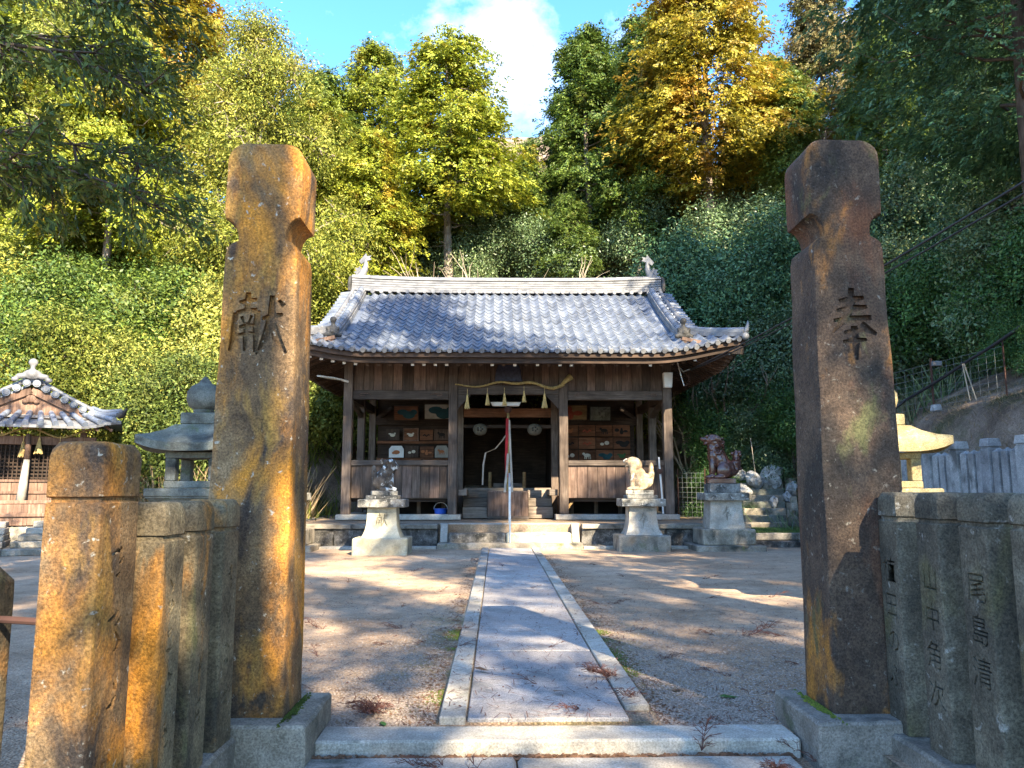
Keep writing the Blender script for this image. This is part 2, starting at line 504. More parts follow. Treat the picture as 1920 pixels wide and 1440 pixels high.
leaf('leaf_fern', [(.03,.085,.02), (.06,.13,.028), (.10,.18,.04)], .25, .8, None, .5, .4)
leaf('moss_leaf', [(.055,.085,.014), (.10,.13,.018), (.15,.17,.025)], .15, 2.0, None, .8, .2)
leaf('grass_leaf', [(.06,.11,.03), (.10,.16,.045), (.15,.20,.06)], .2, 2.0, None, .7, .2)
leaf('dry_grass', [(.20,.15,.085), (.31,.24,.14), (.42,.34,.21)], .2, 1.0, ((.10,.12,.04), .55, .68), .8, .2)

def ground_material():
    n = NT('ground_sand')
    c = n.co(rnd=False)
    f = n.noise(c, .45, 6, .6)
    cc = n.ramp(f, [(.35, (.36,.245,.155)), (.52, (.46,.33,.22)), (.68, (.53,.395,.275))])
    sp = n.noise(c, 55, 3, .75)
    cc = n.mix(1.0, cc, n.ramp(sp, [(.3, .55), (.7, 1.25)]), 'MULTIPLY')
    cc = n.mix(1.0, cc, n.ramp(n.noise(c, 1.6, 6, .7, .6), [(.36, .74), (.62, 1.1)]), 'MULTIPLY')
    cc = n.mix(1.0, cc, n.ramp(n.noise(c, 9, 4, .7), [(.34, .82), (.66, 1.1)]), 'MULTIPLY')
    # gravel near the entrance and moss along the path edge: stains with a shape of their own
    sx = n.n.new('ShaderNodeSeparateXYZ'); n.l.new(c, sx.inputs[0])
    ax = n.math('ABSOLUTE', sx.outputs['X'])
    edge = n.ramp(n.math('DIVIDE', ax, 3.0), [(.19, 1.0), (.42, 0.0)])
    yy = n.ramp(n.math('DIVIDE', sx.outputs['Y'], 20.0), [(.20, .35), (.26, 1.0), (.38, .75), (.5, .12)])
    mo = n.ramp(n.noise(c, 1.7, 7, .62), [(.47, 0.0), (.62, 1.0)])
    mo = n.math('MULTIPLY', n.math('MULTIPLY', mo, edge), yy)
    cc = n.mix(n.math('MULTIPLY', mo, .8), cc, (.095, .105, .022))
    gv = n.voro(c, 62)
    gm = n.ramp(n.math('DIVIDE', sx.outputs['Y'], 10.0), [(.42, 1.0), (.95, 0.0)])
    cc = n.mix(n.math('MULTIPLY', gm, .55), cc, n.mix(1.0, cc, n.ramp(gv, [(.15, 1.25), (.6, .45)]), 'MULTIPLY'))
    h = n.math('ADD', n.math('MULTIPLY', sp, .6), n.math('MULTIPLY', n.math('SUBTRACT', 1.0, gv), gm))
    h = n.math('ADD', h, n.math('MULTIPLY', n.noise(c, 7, 5, .6), .8))
    M['ground_sand'] = n.fin(cc, .95, n.bump(h, .8, .014), .15)
    n = NT('hill_soil')
    c = n.co(rnd=False)
    cc = n.ramp(n.noise(c, .8, 8, .65), [(.35, (.14,.098,.07)), (.5, (.26,.19,.14)), (.68, (.38,.29,.22))])
    gm = n.ramp(n.noise(c, .5, 6, .6), [(.5, 0.0), (.62, 1.0)])
    cc = n.mix(gm, cc, (.075, .078, .032))
    sp = n.noise(c, 26, 5, .8)
    cc = n.mix(1.0, cc, n.ramp(sp, [(.3, .45), (.7, 1.55)]), 'MULTIPLY')
    M['hill_soil'] = n.fin(cc, .95, n.bump(sp, .9, .06), .1)
    n = NT('grass_ground')
    c = n.co(rnd=False)
    cc = n.ramp(n.noise(c, 2.5, 6, .6), [(.35, (.07,.095,.03)), (.6, (.12,.15,.05)), (.75, (.18,.17,.08))])
    sp = n.noise(c, 60, 3, .8)
    cc = n.mix(1.0, cc, n.ramp(sp, [(.3, .6), (.7, 1.4)]), 'MULTIPLY')
    M['grass_ground'] = n.fin(cc, .95, n.bump(sp, .8, .02), .1)
ground_material()
# ------------------------------------------------------------------ ground, hillside, path
random.seed(4)
g = MB()
BIG = 700.0
g.add([(-BIG,4.33,0),(BIG,4.33,0),(BIG,BIG,0),(-BIG,BIG,0)], [(0,1,2,3)])
g.add([(-BIG,-BIG,0),(-1.62,-BIG,0),(-1.62,4.33,0),(-BIG,4.33,0)], [(0,1,2,3)])
g.add([(1.62,-BIG,0),(BIG,-BIG,0),(BIG,4.33,0),(1.62,4.33,0)], [(0,1,2,3)])
struct(g.build('ground', M['ground_sand']))
g = MB(); g.add([(-1.7,-60,-.085),(1.7,-60,-.085),(1.7,4.4,-.085),(-1.7,4.4,-.085)], [(0,1,2,3)])
struct(g.build('approach_ground', M['ground_sand']))

def sstep(a, b, x):
    t = min(1.0, max(0.0, (x-a)/(b-a)))
    return t*t*(3-2*t)
def lerp_tab(tab, x):
    if x <= tab[0][0]: return tab[0][1]
    for (a, va), (b, vb) in zip(tab, tab[1:]):
        if x <= b: return va + (vb-va)*(x-a)/(b-a)
    return tab[-1][1]
Y0 = [(-60,8), (-30,12), (-16,18.6), (-8.5,20.0), (-6.0,25.5), (5.5,25.5), (7.5,21.0), (10.0,19.0), (14,17), (40,10)]
SL = [(-60,.55), (-9,.60), (-5,.95), (6,.95), (9,.75), (60,.6)]
def hill(x, y):
    d = y - lerp_tab(Y0, x)
    k = lerp_tab(SL, x)
    h = 0.0
    if d > 0:
        h = k*(d if d < 11 else 11 + .75*(d-11))*sstep(-.5, 2.5, d)
        h = min(h, 34 + .05*d)
    r = 3.0*sstep(7.95, 9.5, x)*sstep(4, 9, y)*(1-.0*sstep(16, 19, y)) + .45*max(0, min(x, 40)-9.5)*sstep(0, 10, y)
    r *= 1 - .75*sstep(17.0, 20.0, y)*(1-sstep(8.6, 10.5, x))
    h = max(h, r)
    if h > .02:
        h += .30*mnoise.noise(Vector((x*.35, y*.35, 1.7)))*min(1, h) + .10*mnoise.noise(Vector((x*1.3, y*1.3, 5.7)))*min(1, h*2)
    return h
xs = np.concatenate([np.linspace(-120,-22,22), np.linspace(-20,-6,36), np.linspace(-5.6,7.4,28), np.linspace(7.7,13,40), np.linspace(13.6,30,26), np.linspace(34,120,18)])
ys = np.concatenate([np.linspace(-10,8,14), np.linspace(8.6,30,80), np.linspace(30.8,50,30), np.linspace(53,180,26)])
hv, hf = [], []
for y in ys:
    for x in xs:
        h = hill(float(x), float(y))
        hv.append((x, y, h - .06 if h < .03 else h))
nx = len(xs)
for j in range(len(ys)-1):
    for i in range(nx-1):
        q = (j*nx+i, j*nx+i+1, (j+1)*nx+i+1, (j+1)*nx+i)
        if max(hv[k][2] for k in q) > -.05:
            hf.append(q)
m_ = MB(); m_.v, m_.f = hv, hf
hillside = struct(m_.build('hillside', M['hill_soil'], smooth=True))

# granite path: kerb strips at both sides and slabs between, each a stone of its own
path = thing('path', '', '', (0, 0, 0))
del path['label'], path['category']
struct(path)
base_ = MB(); base_.box(-.615,.615,4.51,17.1,-.05,.012)
base_.build('path_bed', M['ground_sand'], path)
y = 4.50; k = 0
cuts = [4.50, 5.72, 6.32, 7.35, 8.75, 10.2, 11.6, 13.0, 14.4, 15.8, 17.13]
for a, b in zip(cuts, cuts[1:]):
    MB().box(-.452, .452, a+.011, b-.011, -.06, .036+random.uniform(-.005,.005)).build('slab', M['slab_stone'], path, bevel=.006)
for sd in (-1, 1):
    cuts = [4.50 if sd < 0 else 4.70, 6.10, 6.50, 8.1, 9.8, 11.4, 13.1, 14.9, 17.13] if sd < 0 else [4.72, 5.9, 7.4, 9.1, 10.7, 12.3, 14.0, 15.6, 17.13]
    for a, b in zip(cuts, cuts[1:]):
        x0, x1 = (.464, .610)
        MB().box(min(sd*x0,sd*x1), max(sd*x0,sd*x1), a+.004, b-.004, -.06, .044+random.uniform(-.004,.004)).build('kerb_stone', M['kerb_stone'], path, bevel=.007)

# entrance step: granite kerb and the lower slabs in front of it
est = thing('entrance_step', 'low grey granite step across the opening between the two tall pillars', 'step', (0.03, 4.3, 0))
def loc_box(par, name, mat, x0, x1, y0, y1, z0, z1, **kw):
    l = par.location
    return MB().box(x0-l.x, x1-l.x, y0-l.y, y1-l.y, z0-l.z, z1-l.z).build(name, mat, par, **kw)
loc_box(est, 'kerb_stone', M['kerb_stone'], -1.235, 1.30, 4.20, 4.45, -.17, .012, bevel=.012, rough=(.004, 3, .12))
loc_box(est, 'slab', M['kerb_stone'], -1.26, -.19, 3.50, 4.13, -.30, -.046, bevel=.015, rough=(.006, 3, .12))
loc_box(est, 'slab', M['kerb_stone'], -.18, 1.22, 3.48, 4.12, -.30, -.042, bevel=.02, rough=(.006, 3, .12))

# ------------------------------------------------------------------ stone platform under the hall, with stairs
PZ = .52
plat = thing('stone_platform', 'low stone platform with rough dark facing blocks under the main hall', 'platform', (0, 22.5, 0))
px0, px1, py0, py1 = -5.45, 5.45, 17.55, 27.6
def pbox(name, mat, x0, x1, y0, y1, z0, z1, **kw): return loc_box(plat, name, mat, x0, x1, y0, y1, z0, z1, **kw)
pbox('core', M['ground_sand'], px0+.2, px1-.2, py0+.25, py1-.2, 0, PZ-.012)
rs = 0
for (a, b) in [(-5.45,-1.62), (1.62,5.45)]:
    x = a
    while x < b-.05:
        w = min(random.choice([.95, 1.25, 1.5]), b-x)
        if b-(x+w) < .4: w = b-x
        rs += 1
        pbox('facing_stone', M['rough_rock'], x+.006, x+w-.006, py0+.03, py0+.45, 0, PZ-.105, bevel=.015, rough=(.028, 5, .09, rs))
        x += w
    x = a
    while x < b-.05:
        w = min(random.choice([1.6, 1.9]), b-x)
        if b-(x+w) < .5: w = b-x
        rs += 1
        pbox('coping_stone', M['plinth_stone'], x+.004, x+w-.004, py0-.03, py0+.42, PZ-.10, PZ+.004, bevel=.012, rough=(.005, 3, .15, rs))
        x += w
for sx in (-1, 1):
    y = py0+.46
    while y < py1-.1:
        w = min(1.4, py1-y); rs += 1
        x0, x1 = sorted((sx*5.05, sx*5.45))
        pbox('facing_stone', M['rough_rock'], x0, x1, y+.006, y+w-.006, 0, PZ+.002, bevel=.02, rough=(.02, 5, .14, rs))
        y += w
pbox('facing_stone', M['rough_rock'], -5.0, 5.0, py1-.18, py1, 0, PZ, bevel=.02)
pbox('coping_stone', M['kerb_stone'], -1.60, -.16, py0+.30, py0+.72, PZ-.19, PZ+.005, bevel=.012, rough=(.006, 3, .12, 77))
pbox('coping_stone', M['kerb_stone'], -.15, 1.60, py0+.30, py0+.72, PZ-.19, PZ+.007, bevel=.012, rough=(.006, 3, .12, 78))
pbox('apron_stone', M['kerb_stone'], -5.5, -1.62, py0-.33, py0-.02, -.05, .05, bevel=.01)
pbox('apron_stone', M['kerb_stone'], 1.62, 5.5, py0-.33, py0-.02, -.05, .05, bevel=.01)

stairs = thing('stone_stairs', 'three worn stone steps between sloping cheek stones leading up to the hall', 'stairs', (0, 17.4, 0))
def sbox(name, mat, *a, **kw): return loc_box(stairs, name, mat, *a, **kw)
sbox('stair_step', M['plinth_stone'], -1.60, 1.60, 17.16, 17.62, -.04, .125, bevel=.014, rough=(.006, 3, .12, 3))
sbox('stair_step', M['rough_rock'], -1.38, -.09, 17.46, 17.9, 0, .33, bevel=.03, rough=(.012, 4, .10, 4))
sbox('stair_step', M['pale_stone'], -.08, 1.38, 17.47, 17.9, 0, .335, bevel=.035, rough=(.012, 4, .10, 5))
sbox('stair_step', M['rough_rock'], -1.38, -.30, 17.72, 17.95, 0, PZ-.20, bevel=.02, rough=(.012, 4, .10, 6))
sbox('stair_step', M['rough_rock'], -.29, 1.38, 17.72, 17.95, 0, PZ-.20, bevel=.02, rough=(.012, 4, .10, 7))
for sx in (-1, 1):
    m_ = MB()
    prof = [(17.46-17.4, .127), (17.95-17.4, .127), (17.95-17.4, PZ+.012), (17.66-17.4, PZ+.012)]
    xa, xb = sorted((sx*1.395, sx*1.56))
    vv = [(xa, y, z) for y, z in prof] + [(xb, y, z) for y, z in prof]
    m_.add(vv, [(3,2,1,0),(4,5,6,7),(0,1,5,4),(1,2,6,5),(2,3,7,6),(3,0,4,7)])
    m_.build('cheek_stone', M['kerb_stone'], stairs, bevel=.012)

# ------------------------------------------------------------------ carved writing
def stroke_cutter(strokes, depth, wk=1.0):
    """strokes: list of [(x, z, half width)...]; returns a closed mesh of tapered brush strokes in x,z extruded along y"""
    m = MB()
    for st in strokes:
        st = [(x, z, w*wk) for x, z, w in st]
        # smooth the polyline
        P = []
        for i in range(len(st)-1):
            for t in (0, .5):
                P.append(tuple(st[i][k] + (st[i+1][k]-st[i][k])*t for k in range(3)))
        P.append(st[-1])
        L, Rr = [], []
        for i, (x, z, w) in enumerate(P):
            a, b = P[max(i-1,0)], P[min(i+1,len(P)-1)]
            d = Vector((b[0]-a[0], b[1]-a[1])); d.normalize()
            L.append((x-d.y*w, z+d.x*w)); Rr.append((x+d.y*w, z-d.x*w))
        poly = Rr + L[::-1]
        area = sum(poly[i][0]*poly[(i+1)%len(poly)][1]-poly[(i+1)%len(poly)][0]*poly[i][1] for i in range(len(poly)))
        if area < 0: poly = poly[::-1]
        m.prism(poly, -depth, depth)
    return m

HOU = [[(-.34,.62,.020),(0,.67,.045),(.36,.72,.022)], [(-.42,.36,.02),(0,.42,.045),(.42,.48,.022)], [(-.52,.10,.02),(0,.14,.045),(.52,.19,.03)],
       [(.02,.98,.035),(.0,.60,.05),(-.14,.20,.045),(-.55,-.22,.012)], [(.06,.16,.03),(.28,-.06,.055),(.62,-.26,.022)],
       [(-.26,-.22,.018),(0,-.18,.036),(.30,-.14,.018)], [(-.30,-.46,.018),(0,-.43,.036),(.34,-.40,.018)], [(.02,-.04,.04),(.03,-.5,.045),(.03,-.95,.02)]]
KEN = [[(-.52,.70,.018),(-.26,.74,.038),(-.04,.78,.018)], [(-.28,.98,.03),(-.29,.70,.04),(-.30,.46,.03)], [(-.60,.42,.035),(-.63,-.20,.04),(-.74,-.62,.014)],
       [(-.60,.42,.02),(-.30,.46,.035),(-.02,.48,.03)], [(-.02,.48,.035),(-.03,.0,.045),(-.06,-.66,.02)], [(-.44,.32,.022),(-.36,.14,.012)], [(-.16,.34,.022),(-.24,.14,.012)],
       [(-.50,.04,.014),(-.30,.07,.032),(-.12,.09,.014)], [(-.54,-.18,.014),(-.30,-.15,.032),(-.10,-.13,.014)], [(-.31,.16,.022),(-.32,-.2,.034),(-.33,-.62,.016)],
       [(.10,.26,.018),(.36,.34,.042),(.66,.40,.02)], [(.36,.90,.03),(.36,.36,.05),(.22,-.20,.045),(-.02,-.72,.012)], [(.38,.24,.03),(.50,-.22,.055),(.78,-.66,.018)], [(.54,.78,.018),(.68,.62,.034)]]

def text_mesh(txt, size, depth):
    c = bpy.data.curves.new('glyph', 'FONT')
    c.body = txt; c.size = size; c.extrude = depth; c.align_x = 'CENTER'; c.align_y = 'CENTER'; c.resolution_u = 2
    o = bpy.data.objects.new('glyph', c); COL.objects.link(o)
    me = bpy.data.meshes.new_from_object(o.evaluated_get(bpy.context.evaluated_depsgraph_get()))
    bpy.data.objects.remove(o); bpy.data.curves.remove(c)
    return me

def extent(me):
    co = np.empty(len(me.vertices)*3, np.float32); me.vertices.foreach_get('co', co); co = co.reshape(-1, 3)
    return (co.max(0)-co.min(0)) if len(co) else np.zeros(3)
def carve(me, cutters):
    """cut the stroke meshes out one by one; a cut that goes wrong is left out"""
    e0 = extent(me)
    for cm in cutters:
        out = carve_one(me, [cm])
        if not (len(out.polygons) > len(me.polygons) and np.all(np.abs(extent(out)-e0) < .004)):
            cm.transform(Matrix.Rotation(.021, 4, 'Z') @ Matrix.Translation((.0013, .0017, .0031)))
            out = carve_one(me, [cm])
        if len(out.polygons) > len(me.polygons) and np.all(np.abs(extent(out)-e0) < .004): me = out
        else: print('CARVE FAILED', len(out.polygons), extent(out), e0)
    return me
def carve_one(me, cutters):
    a = bpy.data.objects.new('a', me); COL.objects.link(a)
    tmp = []
    for cm in cutters:
        b = bpy.data.objects.new('b', cm); COL.objects.link(b); tmp.append(b)
        md = a.modifiers.new('cut', 'BOOLEAN'); md.operation = 'DIFFERENCE'; md.object = b
        md.solver = 'EXACT'; md.use_self = True
    dg = bpy.context.evaluated_depsgraph_get(); dg.update()
    out = bpy.data.meshes.new_from_object(a.evaluated_get(dg))
    bpy.data.objects.remove(a)
    for b in tmp: bpy.data.objects.remove(b)
    return out

def glyph_cutter(txt, size, depth, M4):
    me = text_mesh(txt, size, depth)
    me.transform(M4)
    return me
def stroke_mesh(strokes, depth, M4):
    me = stroke_cutter(strokes, depth, 1.4).mesh('strokes')
    me.transform(M4)
    return me
FACE_FRONT = Matrix.Rotation(PI/2, 4, 'X')                    # text plane xy -> xz, reading from -y
def face_side(sx):                                             # text on the +x (sx=1) or -x face
    return Matrix.Rotation(sx*PI/2, 4, 'Z') @ FACE_FRONT

# ------------------------------------------------------------------ tall gate pillars
def pillar_mesh(strokes, sc, cz, mat, seed):
    w0, w1 = .225, .200          # half width at the foot and at the neck
    H = 3.10; zn = 2.52
    prof = [(w0, 0), (w1, zn), ]
    # shoulder, cove, head
    for a in np.linspace(0, 1, 7):
        prof.append((w1 - .058*math.sin(a*PI/2) - .004, zn + .05 + .085*(a) if a < .01 else zn + .03 + .10*a))
    prof = [(w0,0), (w0-.008,1.2), (w1,zn-.07), (w1-.010,zn-.025), (w1-.035,zn), (w1-.066,zn+.012)]
    for a in np.linspace(0, PI/2, 6):
        prof.append((w1-.068 + .075*(1-math.cos(a)) , zn+.03+.11*math.sin(a)))
    prof += [(w1+.010, zn+.175), (w1+.012, H-.11)]
    for a in np.linspace(0, PI/2, 6)[1:]:
        prof.append((w1+.012-.10*(1-math.cos(a)), H-.11+.11*math.sin(a)))
    poly = [(x, z) for x, z in prof] + [(-x, z) for x, z in reversed(prof)]
    m = MB()
    # extrude along y with the depth tapering a little toward the top
    n = len(poly); o = 0
    dep = lambda z: (.19 - .018*z/H)
    m.v = [(x, -dep(z), z) for x, z in poly] + [(x, dep(z), z) for x, z in poly]
    m.f = [tuple(range(n)), tuple(n+i for i in reversed(range(n)))] + [((i+1)%n, i, n+i, n+(i+1)%n) for i in range(n)]
    me = bpy.data.meshes.new('shaft')
    me.from_pydata(m.v, [], m.f)
    bm = bmesh.new(); bm.from_mesh(me)
    front = [e for e in bm.edges if abs(e.verts[0].co.y - e.verts[1].co.y) < .05 and len(e.link_faces) == 2 and abs(e.link_faces[0].normal.dot(e.link_faces[1].normal)) < .3]
    bmesh.ops.bevel(bm, geom=front, offset=.016, segments=2, profile=.5, affect='EDGES')
    bmesh.ops.recalc_face_normals(bm, faces=bm.faces)
    bm.to_mesh(me); bm.free()
    T = Matrix.Translation((0, -dep(cz), cz)) @ Matrix.Scale(sc, 4)
    cm = stroke_cutter(strokes, .030/sc, 2.3).mesh('strokes'); cm.transform(T)
    me = carve(me, [cm])
    bm = bmesh.new(); bm.from_mesh(me)
    bmesh.ops.triangulate(bm, faces=bm.faces[:])
    roughen(bm, .007, 3.2, .085, seed)
    bm.to_mesh(me); bm.free()
    me.materials.clear(); me.materials.append(mat)
    me.polygons.foreach_set('use_smooth', [True]*len(me.polygons))
    me.set_sharp_from_angle(angle=R(38))
    return me
ZP = .15
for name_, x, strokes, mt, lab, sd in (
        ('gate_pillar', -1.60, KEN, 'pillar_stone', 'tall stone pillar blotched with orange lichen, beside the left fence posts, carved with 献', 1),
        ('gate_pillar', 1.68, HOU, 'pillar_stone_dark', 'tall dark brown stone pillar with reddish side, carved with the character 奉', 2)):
    t = thing(name_, lab, 'pillar', (x, 4.32, 0), 0, 'pair of tall stone gate pillars')
    p = place('shaft', pillar_mesh(strokes, .210 if sd == 2 else .205, 2.03 if sd == 2 else 2.03, M[mt], sd), t, (0, 0, ZP-.01))
    if sd == 2: p.scale = (1, 1, 1.018)
    sx = -1 if x < 0 else 1
    x0, x1 = (-.30, .37) if sx < 0 else (-.37, .30)
    MB().box(x0, x1, -.34, .30, -.2, ZP).build('plinth', M['plinth_stone'], t, bevel=.014, rough=(.008, 4, .08, sd))

# ------------------------------------------------------------------ fence posts flanking the approach
def post_mesh(w, d, h, band, seed, mat, texts=None, side=1, top='round', size=.135):
    hw, hd = w/2, d/2
    m = MB()
    zb = h - band
    rings = [(0, 1.03), (zb-.016, 1.0), (zb-.009, .90), (zb+.004, .90), (zb+.010, 1.0)]
    if top == 'round':
        rings += [(h-.055, 1.0), (h-.028, .955), (h-.008, .86), (h, .72)]
    else:
        rings = [(0, 1.02), (h-.11, 1.0), (h-.10, .98), (h, .12)]
    for z, s in rings:
        m.v += [(-hw*s,-hd*s,z),(hw*s,-hd*s,z),(hw*s,hd*s,z),(-hw*s,hd*s,z)]
    for i in range(len(rings)-1):
        for k in range(4):
            m.f.append((i*4+k, i*4+(k+1)%4, i*4+4+(k+1)%4, i*4+4+k))
    m.f.append((3,2,1,0)); q = (len(rings)-1)*4; m.f.append((q,q+1,q+2,q+3))
    me = bpy.data.meshes.new('shaft'); me.from_pydata(m.v, [], m.f)
    bm = bmesh.new(); bm.from_mesh(me)
    ve = [e for e in bm.edges if abs(e.verts[0].co.z-e.verts[1].co.z) > .003 and abs(e.calc_face_angle(0)) > .8]
    bmesh.ops.bevel(bm, geom=ve, offset=.014, segments=2, profile=.5, affect='EDGES')
    bm.to_mesh(me); bm.free()
    if texts:
        cut = []
        for ch, zc in texts:
            if ch == '*':       # worn, unreadable carving
                cut.append(stroke_mesh(worn_marks(seed*7+zc), .020/(size*.5), Matrix.Translation((side*hw*1.005, 0, zc)) @ Matrix.Rotation(side*PI/2, 4, 'Z') @ Matrix.Scale(size*.5, 4)))
            else:
                cut.append(glyph_cutter(ch, size, .020, Matrix.Translation((side*hw*1.005, 0, zc)) @ face_side(side)))
        me = carve(me, cut)
    bm = bmesh.new(); bm.from_mesh(me)
    bmesh.ops.triangulate(bm, faces=bm.faces[:])
    roughen(bm, .004, 4.0, .085, seed)
    bm.to_mesh(me); bm.free()
    me.materials.clear(); me.materials.append(mat)
    me.polygons.foreach_set('use_smooth', [True]*len(me.polygons))
    me.set_sharp_from_angle(angle=R(40))
    return me

def worn_marks(seed):
    rg = random.Random(seed); out = []
    for k in range(6):
        x, z, a, l = rg.uniform(-.35,.35), rg.uniform(-.8,.8), rg.choice([.35,.6,1.1,1.5,2.3]), rg.uniform(.3,.7)
        dx, dz = math.cos(a)*l/2, math.sin(a)*l/2
        out.append([(x-dx, z-dz, .03), (x+.05, z-.06, .075), (x+dx, z+dz, .035)])
    return out
def column(txt, z0, dz): return [(c, z0 - i*dz) for i, c in enumerate(txt)]
KZ = .10
PG = 'inscribed stone posts flanking the approach'
rpos = [(1.835, 4.02), (1.835, 3.65), (1.835, 3.30), (1.835, 2.96), (1.835, 2.62)]
rtxt = ['植田のぶ', '山中角次', '尾島清次', None, None]
rlab = ['dark mottled stone fence post carved 植田のぶ, standing next to the dark brown pillar',
        'dark mottled stone fence post carved 山中角次, second from the dark brown pillar',
        'dark mottled stone fence post carved 尾島清次, third from the dark brown pillar',
        'dark stone fence post with banded rounded top, fourth from the dark brown pillar',
        'dark stone fence post with banded rounded top, fifth from the dark brown pillar']
for i, (x, y) in enumerate(rpos):
    t = thing('fence_post', rlab[i], 'post', (x, y, KZ), R(random.uniform(-1.5, 1.5)), PG)
    tx = column(rtxt[i], .78, .175) if rtxt[i] else None
    place('shaft', post_mesh(.20, .20, 1.185, .13, 10+i, M['post_stone_grey'], tx, -1), t)
lpos = [(-1.69, 3.86), (-1.69, 3.52), (-1.69, 3.19)]
for i, (x, y) in enumerate(lpos):
    t = thing('fence_post', ['ochre stained stone fence post with rounded cap, next to the orange blotched pillar',
                             'stone fence post with rounded cap, second from the orange blotched pillar',
                             'stone fence post with rounded cap, squeezed in behind the thick corner post'][i], 'post', (x, y, KZ), R(random.uniform(-1.5, 1.5)), PG)
    place('shaft', post_mesh(.205, .205, 1.15, .14, 20+i, M['post_stone'], column('****', .78, .175), 1), t)
t = thing('corner_post', 'thick stone corner post bright with orange lichen, taller than the posts beside it', 'post', (-1.775, 2.90, KZ-.05), R(-1.0))
place('shaft', post_mesh(.205, .28, 1.42, .205, 31, M['pillar_stone'], column('****', .98, .24), 1, size=.17), t)
t = thing('low_post', 'short stone post with pointed top, joined to the corner post by a rusty rod', 'post', (-2.32, 3.16, 0), 0)
place('shaft', post_mesh(.16, .16, 1.04, .1, 33, M['post_stone'], None, 1, 'point'), t)
rod = MB().tube([(-.42,.13,0),(0,0,0)], .014, 8).build('iron_rod', M['iron_rust'])
rod.location = (-1.90, 3.02, .80)
tag(rod, 'rusty iron rod running between the corner post and the short pointed post', 'rod')
for sx, lab in ((-1, 'long low stone base under the ochre fence posts'), (1, 'long low stone base under the dark mottled fence posts')):
    cx = -1.73 if sx < 0 else 1.835
    t = thing('stone_footing', lab, 'footing', (cx, 2.6, 0))
    y1 = 1.46 if sx < 0 else 1.42
    for a, b in ((1.42, .35), (.34, -1.2)):
        MB().box(-.165, .165, b, a-.01, -.22, KZ).build('base_stone', M['plinth_stone'], t, bevel=.015, rough=(.008, 4, .1, a))
# ------------------------------------------------------------------ stone lanterns
def lantern(label, x, y, mat, rotz=0.0):
    t = thing('stone_lantern', label, 'lantern', (x, y, 0), rotz, 'pair of stone lanterns in the courtyard')
    m = MB(); m.frustum((0,0), .95, .95, .90, .90, -.05, .22); m.build('base', mat, t, bevel=.02, rough=(.008, 4, .12, 1))
    m = MB(); m.lathe([(.30,.22),(.31,.30),(.24,.40),(.205,.62),(.205,.86),(.24,1.04),(.30,1.10)], 20, sq=5); m.build('shaft', mat, t, smooth=40)
    m = MB(); m.frustum((0,0), .60, .60, .86, .86, 1.10, 1.22); m.box(-.43,.43,-.43,.43,1.222,1.31); m.build('platform', mat, t, bevel=.012)
    # fire box: four corner posts with openings on all sides
    fb = MB()
    for sx in (-1,1):
        for sy in (-1,1):
            fb.box(min(sx*.17,sx*.28), max(sx*.17,sx*.28), min(sy*.17,sy*.28), max(sy*.17,sy*.28), 1.39, 1.63)
    fb.box(-.285,.285,-.285,.285,1.312,1.388); fb.box(-.285,.285,-.285,.285,1.632,1.70)
    fb.build('fire_box', mat, t, bevel=.008)
    # roof: a square cap with swept-up corners
    N = 12; vv = []; ff = []
    rings = [(.50,.0,1.0,0),(.50,.085,1.0,1),(.40,.145,.55,1),(.30,.22,.2,1),(.22,.30,.0,1)]
    per = []
    for k in range(4*N):
        sd_, f = divmod(k, N); u = -1 + 2*f/N
        per.append([(u,-1),(1,u),(-u,1),(-1,-u)][sd_])
    for r, z, lift, top in rings:
        for (a, b) in per:
            cc = (min(abs(a), abs(b)))**3
            vv.append((a*r*(1+.03*cc*lift), b*r*(1+.03*cc*lift), 1.70 + z + .085*cc*lift))
    nn = 4*N
    for i in range(len(rings)-1):
        for k in range(nn):
            ff.append((i*nn+k, i*nn+(k+1)%nn, (i+1)*nn+(k+1)%nn, (i+1)*nn+k))
    ff.append(tuple(reversed(range(nn)))); ff.append(tuple((len(rings)-1)*nn+k for k in range(nn)))
    m = MB(); m.add(vv, ff); m.build('roof', mat, t, smooth=35)
    m = MB(); m.box(-.185,.185,-.185,.185,2.002,2.13); m.build('neck_block', mat, t, bevel=.012)
    m = MB(); m.lathe([(.10,2.13),(.115,2.16),(.105,2.175),(.165,2.215),(.19,2.29),(.185,2.37),(.14,2.44),(.07,2.475),(.05,2.51),(.012,2.55)], 20); m.build('finial', mat, t, smooth=45)
    return t
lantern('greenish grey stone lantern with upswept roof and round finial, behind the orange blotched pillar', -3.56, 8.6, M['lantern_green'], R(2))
lantern('golden sunlit stone lantern with upswept roof, behind the dark brown pillar', 4.05, 8.6, M['lantern_gold'], R(-2))

